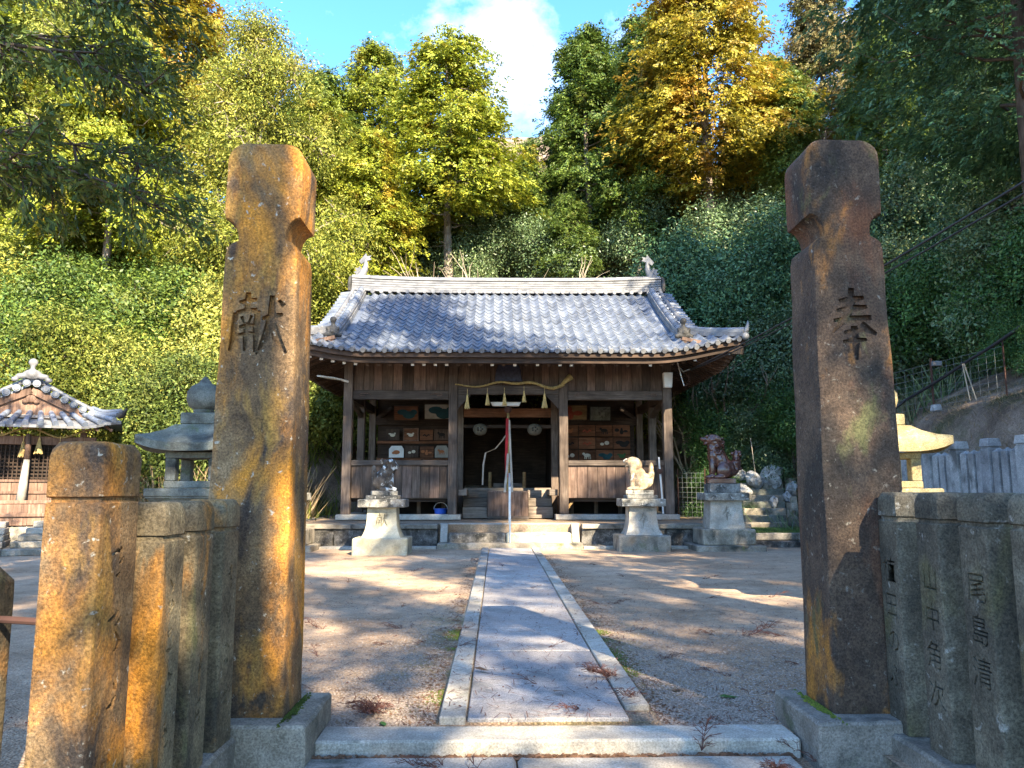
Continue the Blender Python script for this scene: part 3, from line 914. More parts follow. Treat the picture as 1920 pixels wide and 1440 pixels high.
# ------------------------------------------------------------------ pedestals and guardian lions
def flare(m, prof, n=1):
    for i, (hw, z) in enumerate(prof):
        m.v += [(-hw,-hw*.82,z),(hw,-hw*.82,z),(hw,hw*.82,z),(-hw,hw*.82,z)]
    for i in range(len(prof)-1):
        for k in range(4):
            m.f.append((i*4+k, i*4+(k+1)%4, i*4+4+(k+1)%4, i*4+4+k))
    m.f.append((3,2,1,0)); q = (len(prof)-1)*4; m.f.append((q,q+1,q+2,q+3))
    return m
def pedestal(label, x, y, strokes, ms, grp, wide=False):
    t = thing('lion_pedestal', label, 'pedestal', (x, y, 0), 0, grp)
    z = 0
    if wide:
        MB().box(-.73,.73,-.6,.6,-.05,.12).build('footing', M[ms[0]], t, bevel=.015); z = .12
        MB().box(-.56,.56,-.46,.46,z,z+.34).build('base', M[ms[0]], t, bevel=.02, rough=(.006, 4, .12)); z += .34
    else:
        MB().box(-.55,.55,-.44,.44,-.05,.335).build('base', M[ms[0]], t, bevel=.02, rough=(.007, 4, .12)); z = .335
    h = .60 if not wide else .60
    prof = [(.40-.0, z), (.365, z+.10*h), (.335, z+.22*h), (.31, z+.40*h), (.298, z+.62*h), (.292, z+h)]
    if wide: prof = [(.385, z), (.37, z+.2*h), (.35, z+.5*h), (.335, z+h)]
    me = bpy.data.meshes.new('shaft'); m = flare(MB(), prof); me.from_pydata(m.v, [], m.f)
    zc = z+.55*h
    cm = stroke_mesh(strokes, .05/.155, Matrix.Translation((0, -.30*.82-.012 if not wide else -.35*.82, zc)) @ Matrix.Scale(.155, 4))
    me = carve(me, [cm]); me.materials.clear(); me.materials.append(M[ms[1]])
    place('shaft', me, t); z += h
    MB().box(-.47,.47,-.40,.40,z+.002,z+.165).build('cap_slab', M[ms[2]], t, bevel=.012, rough=(.006, 5, .1)); z += .165
    MB().box(-.33,.33,-.27,.27,z+.002,z+(.075 if not wide else .20)).build('upper_slab', M[ms[2]], t, bevel=.01, rough=(.005, 5, .1)); z += .077 if not wide else .202
    return z

def blob_mesh(parts, voxel, mat, smooth_it=2):
    m = MB()
    for p in parts:
        c, r = p[0], p[1]
        rot = Euler((0, R(p[2]), R(p[3]) if len(p) > 3 else 0)) if len(p) > 2 else None
        m.ball(c, r, 14, 10, rot)
    o = bpy.data.objects.new('blob', m.mesh('blob')); COL.objects.link(o)
    md = o.modifiers.new('r', 'REMESH'); md.mode = 'VOXEL'; md.voxel_size = voxel
    s = o.modifiers.new('s', 'SMOOTH'); s.iterations = smooth_it; s.factor = .5
    me = bpy.data.meshes.new_from_object(o.evaluated_get(bpy.context.evaluated_depsgraph_get()))
    bpy.data.objects.remove(o)
    me.materials.clear(); me.materials.append(mat)
    me.polygons.foreach_set('use_smooth', [True]*len(me.polygons))
    return me

# lions face -x; sitting; forelegs at x<0
def lion_parts(kind):
    P = []
    if kind == 'worn':
        P += [((.10,0,.20), (.20,.15,.17)),                         # haunches
              ((.06,.12,.15), (.15,.06,.14)), ((.06,-.12,.15), (.15,.06,.14)),
              ((.00,0,.33), (.15,.14,.25), -35), ((-.09,0,.42), (.13,.14,.17)),   # chest
              ((-.12,0,.58), (.15,.13,.13)), ((-.06,0,.52), (.14,.15,.17)),       # head, mane
              ((-.23,0,.60), (.10,.09,.055), 12), ((-.21,0,.525), (.08,.08,.032), -18),   # muzzle, jaw
              ((-.25,0,.645), (.035,.05,.03)), ((-.15,.08,.66), (.05,.03,.04)), ((-.15,-.08,.66), (.05,.03,.04)),
              ((-.13,.09,.20), (.058,.058,.21)), ((-.13,-.09,.20), (.058,.058,.21)),
              ((-.17,.09,.035), (.09,.062,.045)), ((-.17,-.09,.035), (.09,.062,.045)),
              ((-.02,.14,.035), (.12,.06,.045)), ((-.02,-.14,.035), (.12,.06,.045)),
              ((.25,0,.30), (.07,.09,.17), 8), ((.255,0,.46), (.055,.07,.13), 4), ((.21,0,.18), (.08,.09,.09))]
    elif kind == 'mane':
        P += [((.08,0,.19), (.19,.17,.18)), ((.02,0,.32), (.17,.15,.24), -25), ((-.06,0,.42), (.15,.16,.18)),
              ((-.10,0,.57), (.16,.15,.15)), ((-.20,0,.55), (.09,.10,.07)), ((-.19,0,.48), (.07,.09,.045)),
              ((-.12,.10,.20), (.06,.06,.21)), ((-.12,-.10,.20), (.06,.06,.21)),
              ((-.17,.10,.04), (.09,.065,.05)), ((-.17,-.10,.04), (.09,.065,.05)),
              ((.0,.14,.04), (.13,.07,.05)), ((.0,-.14,.04), (.13,.07,.05)),
              ((.22,0,.30), (.07,.09,.19), 10), ((.25,0,.50), (.05,.06,.07)), ((.22,0,.18), (.07,.09,.10))]
        rg = random.Random(5)
        for k in range(46):                                          # curls of the mane and tail
            a = rg.uniform(-PI, PI); h = rg.uniform(.36, .68)
            P.append(((-.05+.135*math.cos(a), .155*math.sin(a), h), rg.uniform(.026, .042)))
        for k in range(14):
            P.append(((.23+rg.uniform(-.06,.05), rg.uniform(-.08,.08), rg.uniform(.18,.52)), rg.uniform(.026,.04)))
    else:                                                            # glazed, upright, round curls
        P += [((.14,0,.20), (.20,.17,.19)), ((.08,.14,.17), (.15,.07,.16)), ((.08,-.14,.17), (.15,.07,.16)),
              ((.02,0,.38), (.17,.155,.26), -28), ((-.09,0,.46), (.14,.15,.20)), ((-.10,0,.62), (.13,.13,.14)),
              ((-.12,0,.78), (.155,.14,.125)), ((-.06,0,.72), (.15,.145,.14)), ((-.25,0,.79), (.10,.10,.055), 10), ((-.235,0,.715), (.075,.085,.03), -14),
              ((-.33,0,.81), (.035,.06,.035)), ((-.22,.09,.85), (.04,.035,.035)), ((-.22,-.09,.85), (.04,.035,.035)),
              ((-.02,.14,.80), (.085,.03,.055), 40), ((-.02,-.14,.80), (.085,.03,.055), 40),
              ((-.14,.09,.22), (.062,.062,.24)), ((-.14,-.09,.22), (.062,.062,.24)),
              ((-.19,.09,.04), (.10,.065,.045)), ((-.19,-.09,.04), (.10,.065,.045)),
              ((.0,.15,.04), (.13,.065,.05)), ((.0,-.15,.04), (.13,.065,.05)),
              ((.33,0,.30), (.09,.10,.22), 8), ((.34,0,.46), (.07,.08,.12)), ((.27,0,.16), (.09,.10,.10))]
        rg = random.Random(8)
        for k in range(34):
            a = rg.uniform(-PI, PI); h = rg.uniform(.50, .84)
            P.append(((-.04+.135*math.cos(a), .145*math.sin(a), h), rg.uniform(.022, .034)))
        for k in range(22):
            P.append(((.34+rg.uniform(-.08,.07), rg.uniform(-.10,.10), rg.uniform(.14,.54)), rg.uniform(.028,.042)))
    return P
def lion(label, x, y, z, kind, mat, face, scale, rotz=0.0, plinth=None):
    t = thing('guardian_lion', label, 'statue', (x, y, z), rotz, None, (scale*face, scale, scale))
    place('body', blob_mesh(lion_parts(kind), .012, mat, 1), t, (0, 0, .09))
    MB().box(-.27, .30, -.20, .20, 0, .10).build('plinth', plinth or mat, t, bevel=.012, rough=(.006, 6, .1))
    return t
g1 = 'pedestals of the guardian lions in front of the hall'
z = pedestal('pale flared pedestal carved 献 below the lichen-spotted lion with curly mane', -2.62, 16.05, KEN, ('pale_stone','pale_stone','cap_stone'), g1)
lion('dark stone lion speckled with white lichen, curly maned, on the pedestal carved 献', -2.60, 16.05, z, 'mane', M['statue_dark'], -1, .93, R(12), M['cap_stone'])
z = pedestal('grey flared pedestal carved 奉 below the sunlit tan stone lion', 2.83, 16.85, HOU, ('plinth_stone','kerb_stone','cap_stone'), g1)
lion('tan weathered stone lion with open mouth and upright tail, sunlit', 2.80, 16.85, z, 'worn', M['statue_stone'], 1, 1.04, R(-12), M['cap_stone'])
z = pedestal('dark brown and grey pedestal carved 奉 on a wide footing below the glazed lion', 4.66, 17.0, HOU, ('plinth_stone','kerb_stone','cap_stone'), g1, True)
lion('shiny brown glazed ceramic lion sitting upright with curled mane', 4.62, 17.0, z, 'glazed', M['ceramic_brown'], 1, 1.10, R(-10))
z = pedestal('weathered pedestal mostly hidden behind the orange blotched pillar', -4.90, 17.0, KEN, ('plinth_stone','kerb_stone','cap_stone'), g1, True)

# ------------------------------------------------------------------ right: terraces, steps, rocks, granite fence
tr = thing('grass_terrace', '', '', (0,0,0)); del tr['label'], tr['category']; struct(tr)
MB().box(5.55, 7.9, 17.95, 22.5, -.1, .30).build('turf', M['grass_ground'], tr, bevel=.03)
for a, b in ((5.5, 6.6), (6.61, 7.9)):
    MB().box(a, b, 17.55, 17.93, -.05, .14).build('terrace_stone', M['rough_rock'], tr, bevel=.02, rough=(.01, 4, .12, a))
    MB().box(a, b, 17.78, 17.99, .142, .305).build('terrace_stone', M['plinth_stone'], tr, bevel=.02, rough=(.01, 4, .12, b))
tl = thing('stone_terrace', '', '', (0,0,0)); del tl['label'], tl['category']; struct(tl)
for i in range(4):                                                    # low stone courses left of the hall
    z1 = .18 + .16*i
    for (a, b) in ((-8.4,-7.1), (-7.09,-6.2), (-6.19,-5.56)):
        MB().box(a, b, 19.0+.45*i, 19.46+.45*i, 0, z1).build('terrace_stone', M['plinth_stone' if i % 2 else 'kerb_stone'], tl, bevel=.02, rough=(.012, 4, .14, a+i))
st = thing('hillside_steps', 'mossy stone steps climbing the bank beside the granite fence end', 'steps', (6.7, 20.0, .3))
for i in range(7):
    MB().box(-.65+.10*i, .45+.12*i, -.2+.36*i, .20+.36*i, -.1, .16+.17*i).build('stair_step', M['lantern_green' if i % 2 else 'plinth_stone'], st, bevel=.02, rough=(.01, 4, .12, i))
for i in range(7):
    MB().cbox((.62+.13*i, -.1+.36*i, .18+.17*i), (.16, .42, .24)).build('cheek_stone', M['plinth_stone'], st, bevel=.02)
rocks = [(6.55,21.6,1.28,.42),(7.0,21.9,1.55,.5),(7.55,22.1,1.62,.6),(6.15,21.5,.95,.3),(7.2,20.9,.95,.26),(7.95,21.6,1.3,.36),(7.6,21.0,1.1,.22),(6.7,22.3,1.75,.34)]
def rock_mesh(seed, mat):
    bm = bmesh.new(); bmesh.ops.create_icosphere(bm, subdivisions=3, radius=.5)
    for v in bm.verts:
        p = v.co*2.2 + Vector((seed*5.1, seed, 0))
        v.co *= 1 + .45*mnoise.noise(p) + .18*mnoise.noise(p*2.7)
    me = bpy.data.meshes.new('rock'); bm.to_mesh(me); bm.free()
    me.materials.append(mat)
    return me
rmeshes = [rock_mesh(k, M['white_rock']) for k in range(3)]
for i, (x, y, z, s) in enumerate(rocks):
    o = place('rock', rmeshes[i % 3], None, (x, y, z), (i*.7, i*.4, i*1.3), (s*1.35, s, s*.8))
    tag(o, 'whitish lichen covered boulder set in the bank behind the glazed lion', 'rock', 'boulders in the bank')

fence = thing('granite_fence', 'grey granite fence of close-set pointed pickets on a stone wall, right of the golden lantern', 'fence', (7.62, 14, 0))
pk = MB()
for z, s in ((0,1),(.80,1),(.86,.06)):
    pk.v += [(-.075*s,-.075*s,z),(.075*s,-.075*s,z),(.075*s,.075*s,z),(-.075*s,.075*s,z)]
pk.f = [(3,2,1,0),(8,9,10,11)] + [(i*4+k,i*4+(k+1)%4,i*4+4+(k+1)%4,i*4+4+k) for i in range(2) for k in range(4)]
pk_me = pk.mesh('picket', M['fence_granite'], bevel=.006)
pp = MB(); pp.box(-.11,.11,-.11,.11,0,.86); pp.box(-.10,.10,-.10,.10,.86,.885); pp.frustum((0,0),.235,.235,.20,.20,.887,1.02)
pp_me = pp.mesh('fence_pillar', M['fence_granite'], bevel=.008)
yy = 19.0; k = 0
while yy > 8.0:
    if k % 4 == 0: place('fence_pillar', pp_me, fence, (0, yy-14, 1.09))
    else: place('picket', pk_me, fence, (0, yy-14, 1.09))
    yy -= .212; k += 1
for a in np.arange(8.0, 19.2, 1.4):
    MB().box(-.17,.17,a-14,min(a+1.39,19.2)-14,.86,1.09).build('rail_stone', M['fence_granite'], fence, bevel=.012)
    MB().box(-.26,.30,a-14,min(a+1.39,19.25)-14,-.05,.858).build('wall_stone', M['white_rock'], fence, bevel=.03, rough=(.035, 4, .14, a))
# ------------------------------------------------------------------ main hall
random.seed(11)
HX, HY = 0.0, 20.2
hall = thing('shrine_hall', 'wooden shrine hall with blue-grey tiled hip-and-gable roof and open front', 'shrine', (0, HY, PZ))
def hp(m, name, mat, par=None, **kw):
    """build a part given in world coordinates"""
    o = m.build(name, mat, par or hall, **kw)
    if par is None or par is hall: o.location = (0, -HY, -PZ)
    return o
def hbox(name, mat, x0, x1, y0, y1, z0, z1, par=None, **kw): return hp(MB().box(x0,x1,y0,y1,z0,z1), name, mat, par, **kw)
PX = [-4.2, -1.45, 1.45, 4.2]
ZS, ZF, ZC, ZB0, ZB1, ZT = .66, 1.08, 2.05, 3.64, 3.88, 4.72
# sill stones
for a, b in ((-4.42,-1.22), (1.22,4.42)):
    hbox('sill_stone', M['kerb_stone'], a, b, HY-.22, HY+.22, PZ+.004, ZS, bevel=.012)
for s in (-1, 1):
    a, b = sorted((s*3.98, s*4.42))
    hbox('sill_stone', M['kerb_stone'], a, b, HY+.225, 27.0, PZ+.004, ZS-.004, bevel=.012)
# posts
for i, x in enumerate(PX):
    hbox('post', M['wood_post'], x-.115, x+.115, HY-.115, HY+.115, ZS+.002, ZT+.2, bevel=.010)
    if i in (0, 3):
        for yy in (22.2, 24.2, 26.2):
            hbox('post', M['wood_post'], x-.10, x+.10, yy-.10, yy+.10, ZS, ZT+.2, bevel=.010)
for s in (-1, 1):
    hbox('post', M['wood_post'], s*1.36-.10, s*1.36+.10, 22.1, 22.3, ZS-.1, ZT+.2, bevel=.010)
# beams, boards and half walls of the front
def boards(x0, x1, y, z0, z1, mats, wmin, wmax, name='board'):
    x = x0
    while x < x1-.02:
        w = min(random.uniform(wmin, wmax), x1-x)
        if x1-(x+w) < wmin*.5: w = x1-x
        dy = random.uniform(0, .012)
        hbox(name, M[random.choice(mats)], x+.005, x+w-.006, y+dy, y+dy+.025, z0, z1)
        x += w
for k in range(3):
    xa, xb = PX[k]+.117, PX[k+1]-.117
    z0, z1 = (ZB0, ZB1) if k != 1 else (3.78, 4.02)
    o = hbox('beam', M['wood_beam'], xa, xb, HY-.08, HY+.08, z0, z1, bevel=.010)
    boards(xa, xb, HY-.01, z1+.003, ZT+.1, ['wood_board','wood_board','wood_board_warm'], .2, .34)
    if k != 1:
        hbox('cap_rail', M['wood_beam'], xa, xb, HY-.075, HY+.075, ZC-.135, ZC, bevel=.008)
        boards(xa, xb, HY-.02, ZF, ZC-.137, ['wood_board','wood_board_warm'] if k == 0 else ['wood_board_warm'], .22, .30, 'wall_board')
        hbox('back_rail', M['wood_beam'], xa, xb, HY+.05, HY+.14, ZF-.02, ZF+.10)
        # cloud-shaped carving at both ends of the beam
        for s in (0, 1):
            m = MB(); cx = xa+.28 if s == 0 else xb-.28
            pts = [(cx + (1 if s == 0 else -1)*(.20*math.cos(t)*(1-t/7)), 3.76+.05*math.sin(t)*(1-t/7)) for t in np.linspace(0, 5.5, 16)]
            m.tube([(x, HY-.083, z) for x, z in pts], .011, 5); hp(m, 'beam_carving', M['wood_board_warm'])
# bracket arms of the centre bay and lintel deeper in
for s in (-1, 1):
    m = MB(); m.prism([(s*1.33, 3.775), (s*1.33, 3.40), (s*.98, 3.775)] if s < 0 else [(s*1.33, 3.40), (s*1.33, 3.775), (s*.98, 3.775)], HY-.05, HY+.05)
    hp(m, 'bracket', M['wood_beam'])
    a, b = sorted((s*1.46, s*4.1))
    hbox('beam', M['wood_deep'], a, b, 24.1, 24.3, 3.30, 3.52)
    hbox('side_beam', M['wood_beam'], s*4.2-.07, s*4.2+.07, HY+.12, 26.5, ZB0+.01, ZB1-.01)
    m = MB(); m.bar((s*4.2, HY+.12, 3.72), (s*4.2, 22.1, 3.40), .10, .14); hp(m, 'brace', M['wood_beam'])
    hbox('side_rail', M['wood_beam'], s*4.2-.05, s*4.2+.05, HY+.12, 26.4, ZF-.1, ZF+.05)
    m = MB(); m.bar((s*4.15, 24.2, 3.45), (s*3.6, 24.2, 3.85), .10, .12); hp(m, 'brace', M['wood_beam'])
hbox('lintel', M['wood_red'], -1.26, 1.26, 22.12, 22.28, 3.36, 3.62, bevel=.01)
hbox('lintel', M['wood_deep'], -1.26, 1.26, 22.13, 22.27, 3.05, 3.14)
# floor, side floors, inner walls and ceiling that keep the inside dark
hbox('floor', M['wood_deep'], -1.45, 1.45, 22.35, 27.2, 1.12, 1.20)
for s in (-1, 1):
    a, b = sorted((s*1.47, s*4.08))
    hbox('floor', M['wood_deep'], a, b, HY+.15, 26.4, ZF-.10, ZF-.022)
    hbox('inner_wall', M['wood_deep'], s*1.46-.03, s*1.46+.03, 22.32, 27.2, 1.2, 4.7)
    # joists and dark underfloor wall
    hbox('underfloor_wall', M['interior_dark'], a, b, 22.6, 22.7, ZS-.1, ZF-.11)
    hbox('end_wall', M['wood_deep'], a, b, 24.33, 24.40, 3.5, 4.7)
    for x in np.linspace(a+.3, b-.3, 4):
        hbox('floor_strut', M['wood_post'], x-.05, x+.05, 21.4, 21.5, ZS-.13, ZF-.11)
    # open-sided steps of the centre bay beside the posts
    xx = s*1.30
    hbox('side_tread', M['wood_step'], min(xx, xx-s*.22), max(xx, xx-s*.22), 20.32, 21.6, 1.14, 1.30, bevel=.01)
    hbox('side_panel', M['wood_board_warm'], s*1.44-.02, s*1.44+.02, HY+.13, 22.1, ZS-.1, 1.13)
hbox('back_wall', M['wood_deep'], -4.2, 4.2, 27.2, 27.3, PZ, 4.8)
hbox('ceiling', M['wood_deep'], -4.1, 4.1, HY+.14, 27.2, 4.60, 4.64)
for s in (-1, 1):
    a, b = sorted((s*1.5, s*4.05))
    hbox('display_wall', M['wood_deep'], a, b, 24.28, 24.32, 2.0, 3.5)
    for zz in ((2.16, 2.27), (2.72, 2.80)) if s < 0 else ((2.10, 2.15),):
        hbox('shelf', M['wood_red'], a, b, 24.10, 24.27, zz[0], zz[1])
hbox('rail', M['wood_light'], -4.05, -1.30, 23.2, 23.26, 2.00, 2.13, bevel=.006)
for x in (-3.55, -2.55, -1.75): hbox('rail_post', M['wood_deep'], x-.03, x+.03, 23.27, 23.33, ZF-.02, 2.2)
# wooden steps and inner floor front, seen through the centre bay
hbox('threshold', M['wood_step'], -1.24, 1.24, 22.0, 22.34, 1.12, 1.34, bevel=.01)
for s in (-1, 1):
    a, b = sorted((s*1.22, s*.56))
    for j, (ya, zt) in enumerate(((21.0, .83), (21.3, 1.06), (21.62, 1.28))):
        hbox('wooden_step', M['wood_step'], a, b, ya, 22.0-.001, (PZ+.01) if j == 0 else (.835, 1.065)[j-1], zt, bevel=.008)
# eave: fascia, soffit, rafters
EY, EZ = 18.42, 4.66
def upturn(x): return .33*sstep(3.2, 5.85, abs(x))**1.5
def roof_z(x, t):
    """front slope height; t=0 at the eave, 1 at the ridge"""
    return EZ + 2.60*(.86*t + .14*t*t) + upturn(x)*(1-t)**2.2*1.0
def roof_y(t): return EY + (23.0-EY)*t
EX = 5.80
def eave_strip(name, mat, y0, y1, zo0, zo1):
    m = MB(); xs_ = np.linspace(-EX, EX, 49)
    for x in xs_:
        z = EZ + upturn(x)
        m.v += [(x,y0,z+zo0),(x,y1,z+zo0+.0),(x,y1,z+zo1),(x,y0,z+zo1)]
    for i in range(len(xs_)-1):
        for k in range(4):
            m.f.append((i*4+k, i*4+4+k, i*4+4+(k+1)%4, i*4+(k+1)%4))
    m.f.append((0,1,2,3)); q = (len(xs_)-1)*4; m.f.append((q+3,q+2,q+1,q))
    return hp(m, name, mat)
eave_strip('eave_board', M['wood_deep'], EY+.06, EY+.14, -.17, -.055)
eave_strip('fascia', M['wood_deep'], EY+.16, EY+.26, -.30, -.172)
# soffit as one sloped sheet following the roof, 12 cm under it
def slope_sheet(name, mat, off, xlim, flip=False, ts_=(0.03, .2, .4, .6, .8, 1.0), par=None):
    m = MB(); xs_ = np.linspace(-1, 1, 41)
    for t in ts_:
        for u in xs_:
            x = u*xlim(t)
            m.v.append((x, roof_y(t) if not flip else 46.0-roof_y(t), roof_z(x, t)+off))
    n = len(xs_)
    for j in range(len(ts_)-1):
        for i in range(n-1):
            q = (j*n+i, j*n+i+1, (j+1)*n+i+1, (j+1)*n+i)
            m.f.append(q if not flip else q[::-1])
    return hp(m, name, mat, par)
HIPT = .27
def xlim(t): return EX - (EX-4.62)*min(1, t/HIPT) if t < HIPT else 4.62 + .22*sstep(HIPT, HIPT+.06, t)
roof = slope_sheet('roof', M['tile_grey'], -.05, xlim, ts_=(0, .05, .1, .15, .2, .27, .34, .5, .7, .85, 1.0))
RO = roof
def rp(m, name, mat, **kw): return m.build(name, mat, RO, **kw)      # roof children share world coordinates
slope_sheet('roof_slope', M['tile_grey'], -.05, xlim, True, ts_=(0, .1, .2, .27, .34, .5, .7, 1.0))
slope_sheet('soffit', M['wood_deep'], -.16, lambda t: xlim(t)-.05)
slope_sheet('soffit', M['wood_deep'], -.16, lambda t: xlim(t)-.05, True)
# side slopes (hips) and gables
for s in (-1, 1):
    m = MB(); n = 31
    for j, f in enumerate((0, .33, .66, 1.0)):
        for v in np.linspace(-1, 1, n):
            yc = 23.0 + v*((23.0-EY) - (1.25)*f)
            u_ = abs(v)
            x = s*(EX - (EX-4.62)*f)
            z = EZ + .33*sstep(.55, 1.0, u_)**1.5*(1-f)**2.2 + 2.60*(.86*HIPT*f+.14*(HIPT*f)**2)
            m.v.append((x, yc, z-.03))
    for j in range(3):
        for i in range(n-1):
            q = (j*n+i, j*n+i+1, (j+1)*n+i+1, (j+1)*n+i)
            m.f.append(q if s > 0 else q[::-1])
    hp(m, 'side_slope', M['tile_grey'])
    m2 = MB(); m2.v = [(x*.997, y, z-.14) for x, y, z in m.v]; m2.f = [q[::-1] for q in m.f]; hp(m2, 'soffit', M['wood_deep'])
    # gable wall
    zb = EZ + 2.6*(.86*HIPT+.14*HIPT**2)
    m = MB(); m.add([(s*4.45, roof_y(HIPT), zb-.1), (s*4.45, 46-roof_y(HIPT), zb-.1), (s*4.45, 23.0, EZ+2.5)], [(0,1,2) if s > 0 else (2,1,0)])
    hp(m, 'gable', M['wood_board'])
    for d in (-1, 1):
        m = MB(); m.bar((s*4.78, 23.0, EZ+2.42), (s*4.78, 23+d*(23.0-roof_y(HIPT)), zb-.14), .06, .22); hp(m, 'bargeboard', M['wood_beam'])
    # side rafters fanning under the eave, and front rafters
    for yy in np.arange(EY+.3, 27.3, .235):
        v = (yy-23.0)/(23.0-EY)
        zl = EZ + .33*sstep(.55, 1.0, abs(v))**1.5
        m = MB(); m.bar((s*(EX-.12), yy, zl-.235), (s*4.3, yy, EZ+.36), .075, .085); hp(m, 'rafter', M['wood_board_warm'])
    m = MB()
    for v in np.linspace(-1, 1, 25):
        z = EZ + .33*sstep(.55, 1.0, abs(v))**1.5
        y_ = 23.0 + v*(23.0-EY-.1)
        m.v += [(s*(EX-.03), y_, z-.19), (s*(EX-.12), y_, z-.19), (s*(EX-.12), y_, z-.06), (s*(EX-.03), y_, z-.06)]
    for i in range(24):
        for k in range(4):
            m.f.append((i*4+k, i*4+4+k, i*4+4+(k+1)%4, i*4+(k+1)%4))
    hp(m, 'eave_board', M['wood_deep'])
    m = MB(); m.bar((s*(EX-.08), EY+.06, EZ+.02), (s*4.2, HY, EZ+.42), .13, .20); hp(m, 'hip_rafter', M['wood_beam'])
for x in np.arange(-5.46, 5.5, .28):
    u = upturn(x)
    m = MB(); m.bar((x, EY+.34, EZ+u-.30), (x, HY+.1, EZ+.42+u*.25), .075, .09)
    r_ = hp(m, 'rafter', M['wood_board'])
    if random.random() < .62:
        m = MB(); m.cbox((x, EY+.335, EZ+u-.302), (.078, .012, .082)); m.build('painted_end', M['paint_white'], r_)
# ---- roof tiles: one S-curved tile mesh; the 300 lowest on the front slope are parts, the rest one joined part
TW, TL = .262, .335
NR = 17
def tile_verts():
    prof = []
    for k in range(9):
        u = k/8
        z = .040*math.cos(u*2*PI*.92 + .25) + (.012 if u > .9 else 0)
        prof.append(((u-.5)*TW*1.04, z))
    return prof
tp = tile_verts()
tv, tf = [], []
for (yy, dz) in ((-.005, .030), (TL*1.02, .002)):
    for x, z in tp: tv.append((x, yy, z+dz))
for x, z in tp: tv.append((x, -.005, z+.030-.036))
n9 = len(tp)
for i in range(n9-1):
    tf.append((i, i+1, n9+i+1, n9+i)); tf.append((2*n9+i, 2*n9+i+1, i+1, i))
tile_me = bpy.data.meshes.new('roof_tile'); tile_me.from_pydata(tv, [], tf); tile_me.materials.append(M['tile_grey'])
tile_me.polygons.foreach_set('use_smooth', [True]*len(tile_me.polygons)); tile_me.set_sharp_from_angle(angle=R(50))
count = 0
rest = MB()
cols_ = np.arange(-21, 22)*TW
for r in range(NR):
    t0 = r/NR; t1 = (r+1)/NR
    for x in cols_:
        lim = xlim(t0+.02) - .10
        if abs(x) > lim: continue
        if t0 > HIPT and abs(x) > 4.15: continue
        y0_, y1_ = roof_y(t0), roof_y(t1)
        z0_, z1_ = roof_z(x, t0), roof_z(x, t1)
        pitch = math.atan2(z1_-z0_, y1_-y0_)
        roll = math.atan2(roof_z(x+.1, t0)-roof_z(x-.1, t0), .2)
        Lm = math.hypot(y1_-y0_, z1_-z0_)/TL
        jt = Vector((random.uniform(-.004,.004), 0, random.uniform(-.003,.005)))
        Mx = Matrix.Translation(Vector((x, y0_, z0_))+jt) @ Euler((pitch, -roll, 0)).to_matrix().to_4x4() @ Matrix.Scale(Lm, 4, (0,1,0))
        if count < 300:
            o = place('roof_tile', tile_me, RO); o.matrix_local = Mx; count += 1
        else:
            rest.add([Mx @ Vector(v) for v in tv], tf)
o = rp(rest, 'tile_field', M['tile_grey'], smooth=50); o['kind'] = 'stuff'
# round-ended eave tiles
cap = MB(); cap.tube([(0,-.045,0),(0,.20,.0)], .062, 12)
cap_me = cap.mesh('eave_tile', M['ridge_tile'], smooth=40)
for x in cols_:
    if abs(x+.13) > EX-.1: continue
    place('eave_tile', cap_me, RO, (x+TW*.46, EY-.01, roof_z(x, 0)-.012), (R(26), 0, 0))
# ridge: stacked courses, cap tiles, row of round ends below
rz = EZ+2.58
for j, (hw, z0, z1, mt_) in enumerate(((.20, -.03, .045, 'ridge_tile'), (.11, .046, .36, 'oni_tile'), (.168, .060, .118, 'ridge_tile'), (.156, .134, .192, 'ridge_tile'), (.150, .208, .266, 'ridge_tile'), (.146, .282, .340, 'ridge_tile'), (.172, .361, .405, 'ridge_tile'))):
    m = MB()
    xs_ = np.linspace(-4.72, 4.72, 25)
    for x in xs_:
        zz = rz + .09*abs(x/4.72)**3
        m.v += [(x, 23-hw, zz+z0), (x, 23+hw, zz+z0), (x, 23+hw, zz+z1), (x, 23-hw, zz+z1)]
    for i in range(24):
        for k in range(4): m.f.append((i*4+k, i*4+(k+1)%4, i*4+4+(k+1)%4, i*4+4+k))
    m.f.append((3,2,1,0)); m.f.append((96,97,98,99))
    rp(m, 'ridge_course', M[mt_])
rc = MB(); rc.tube([(-.135,0,0),(.135,0,0)], .085, 10); rc_me = rc.mesh('ridge_cap', M['ridge_tile'], smooth=40)
for x in np.arange(-4.6, 4.61, .27):
    place('ridge_cap', rc_me, RO, (x, 23, rz+.42+.09*abs(x/4.72)**3))
for x in cols_:
    if abs(x) < 4.2: place('ridge_end_tile', cap_me, RO, (x+.12, 22.77, rz+.0), (0,0,0))
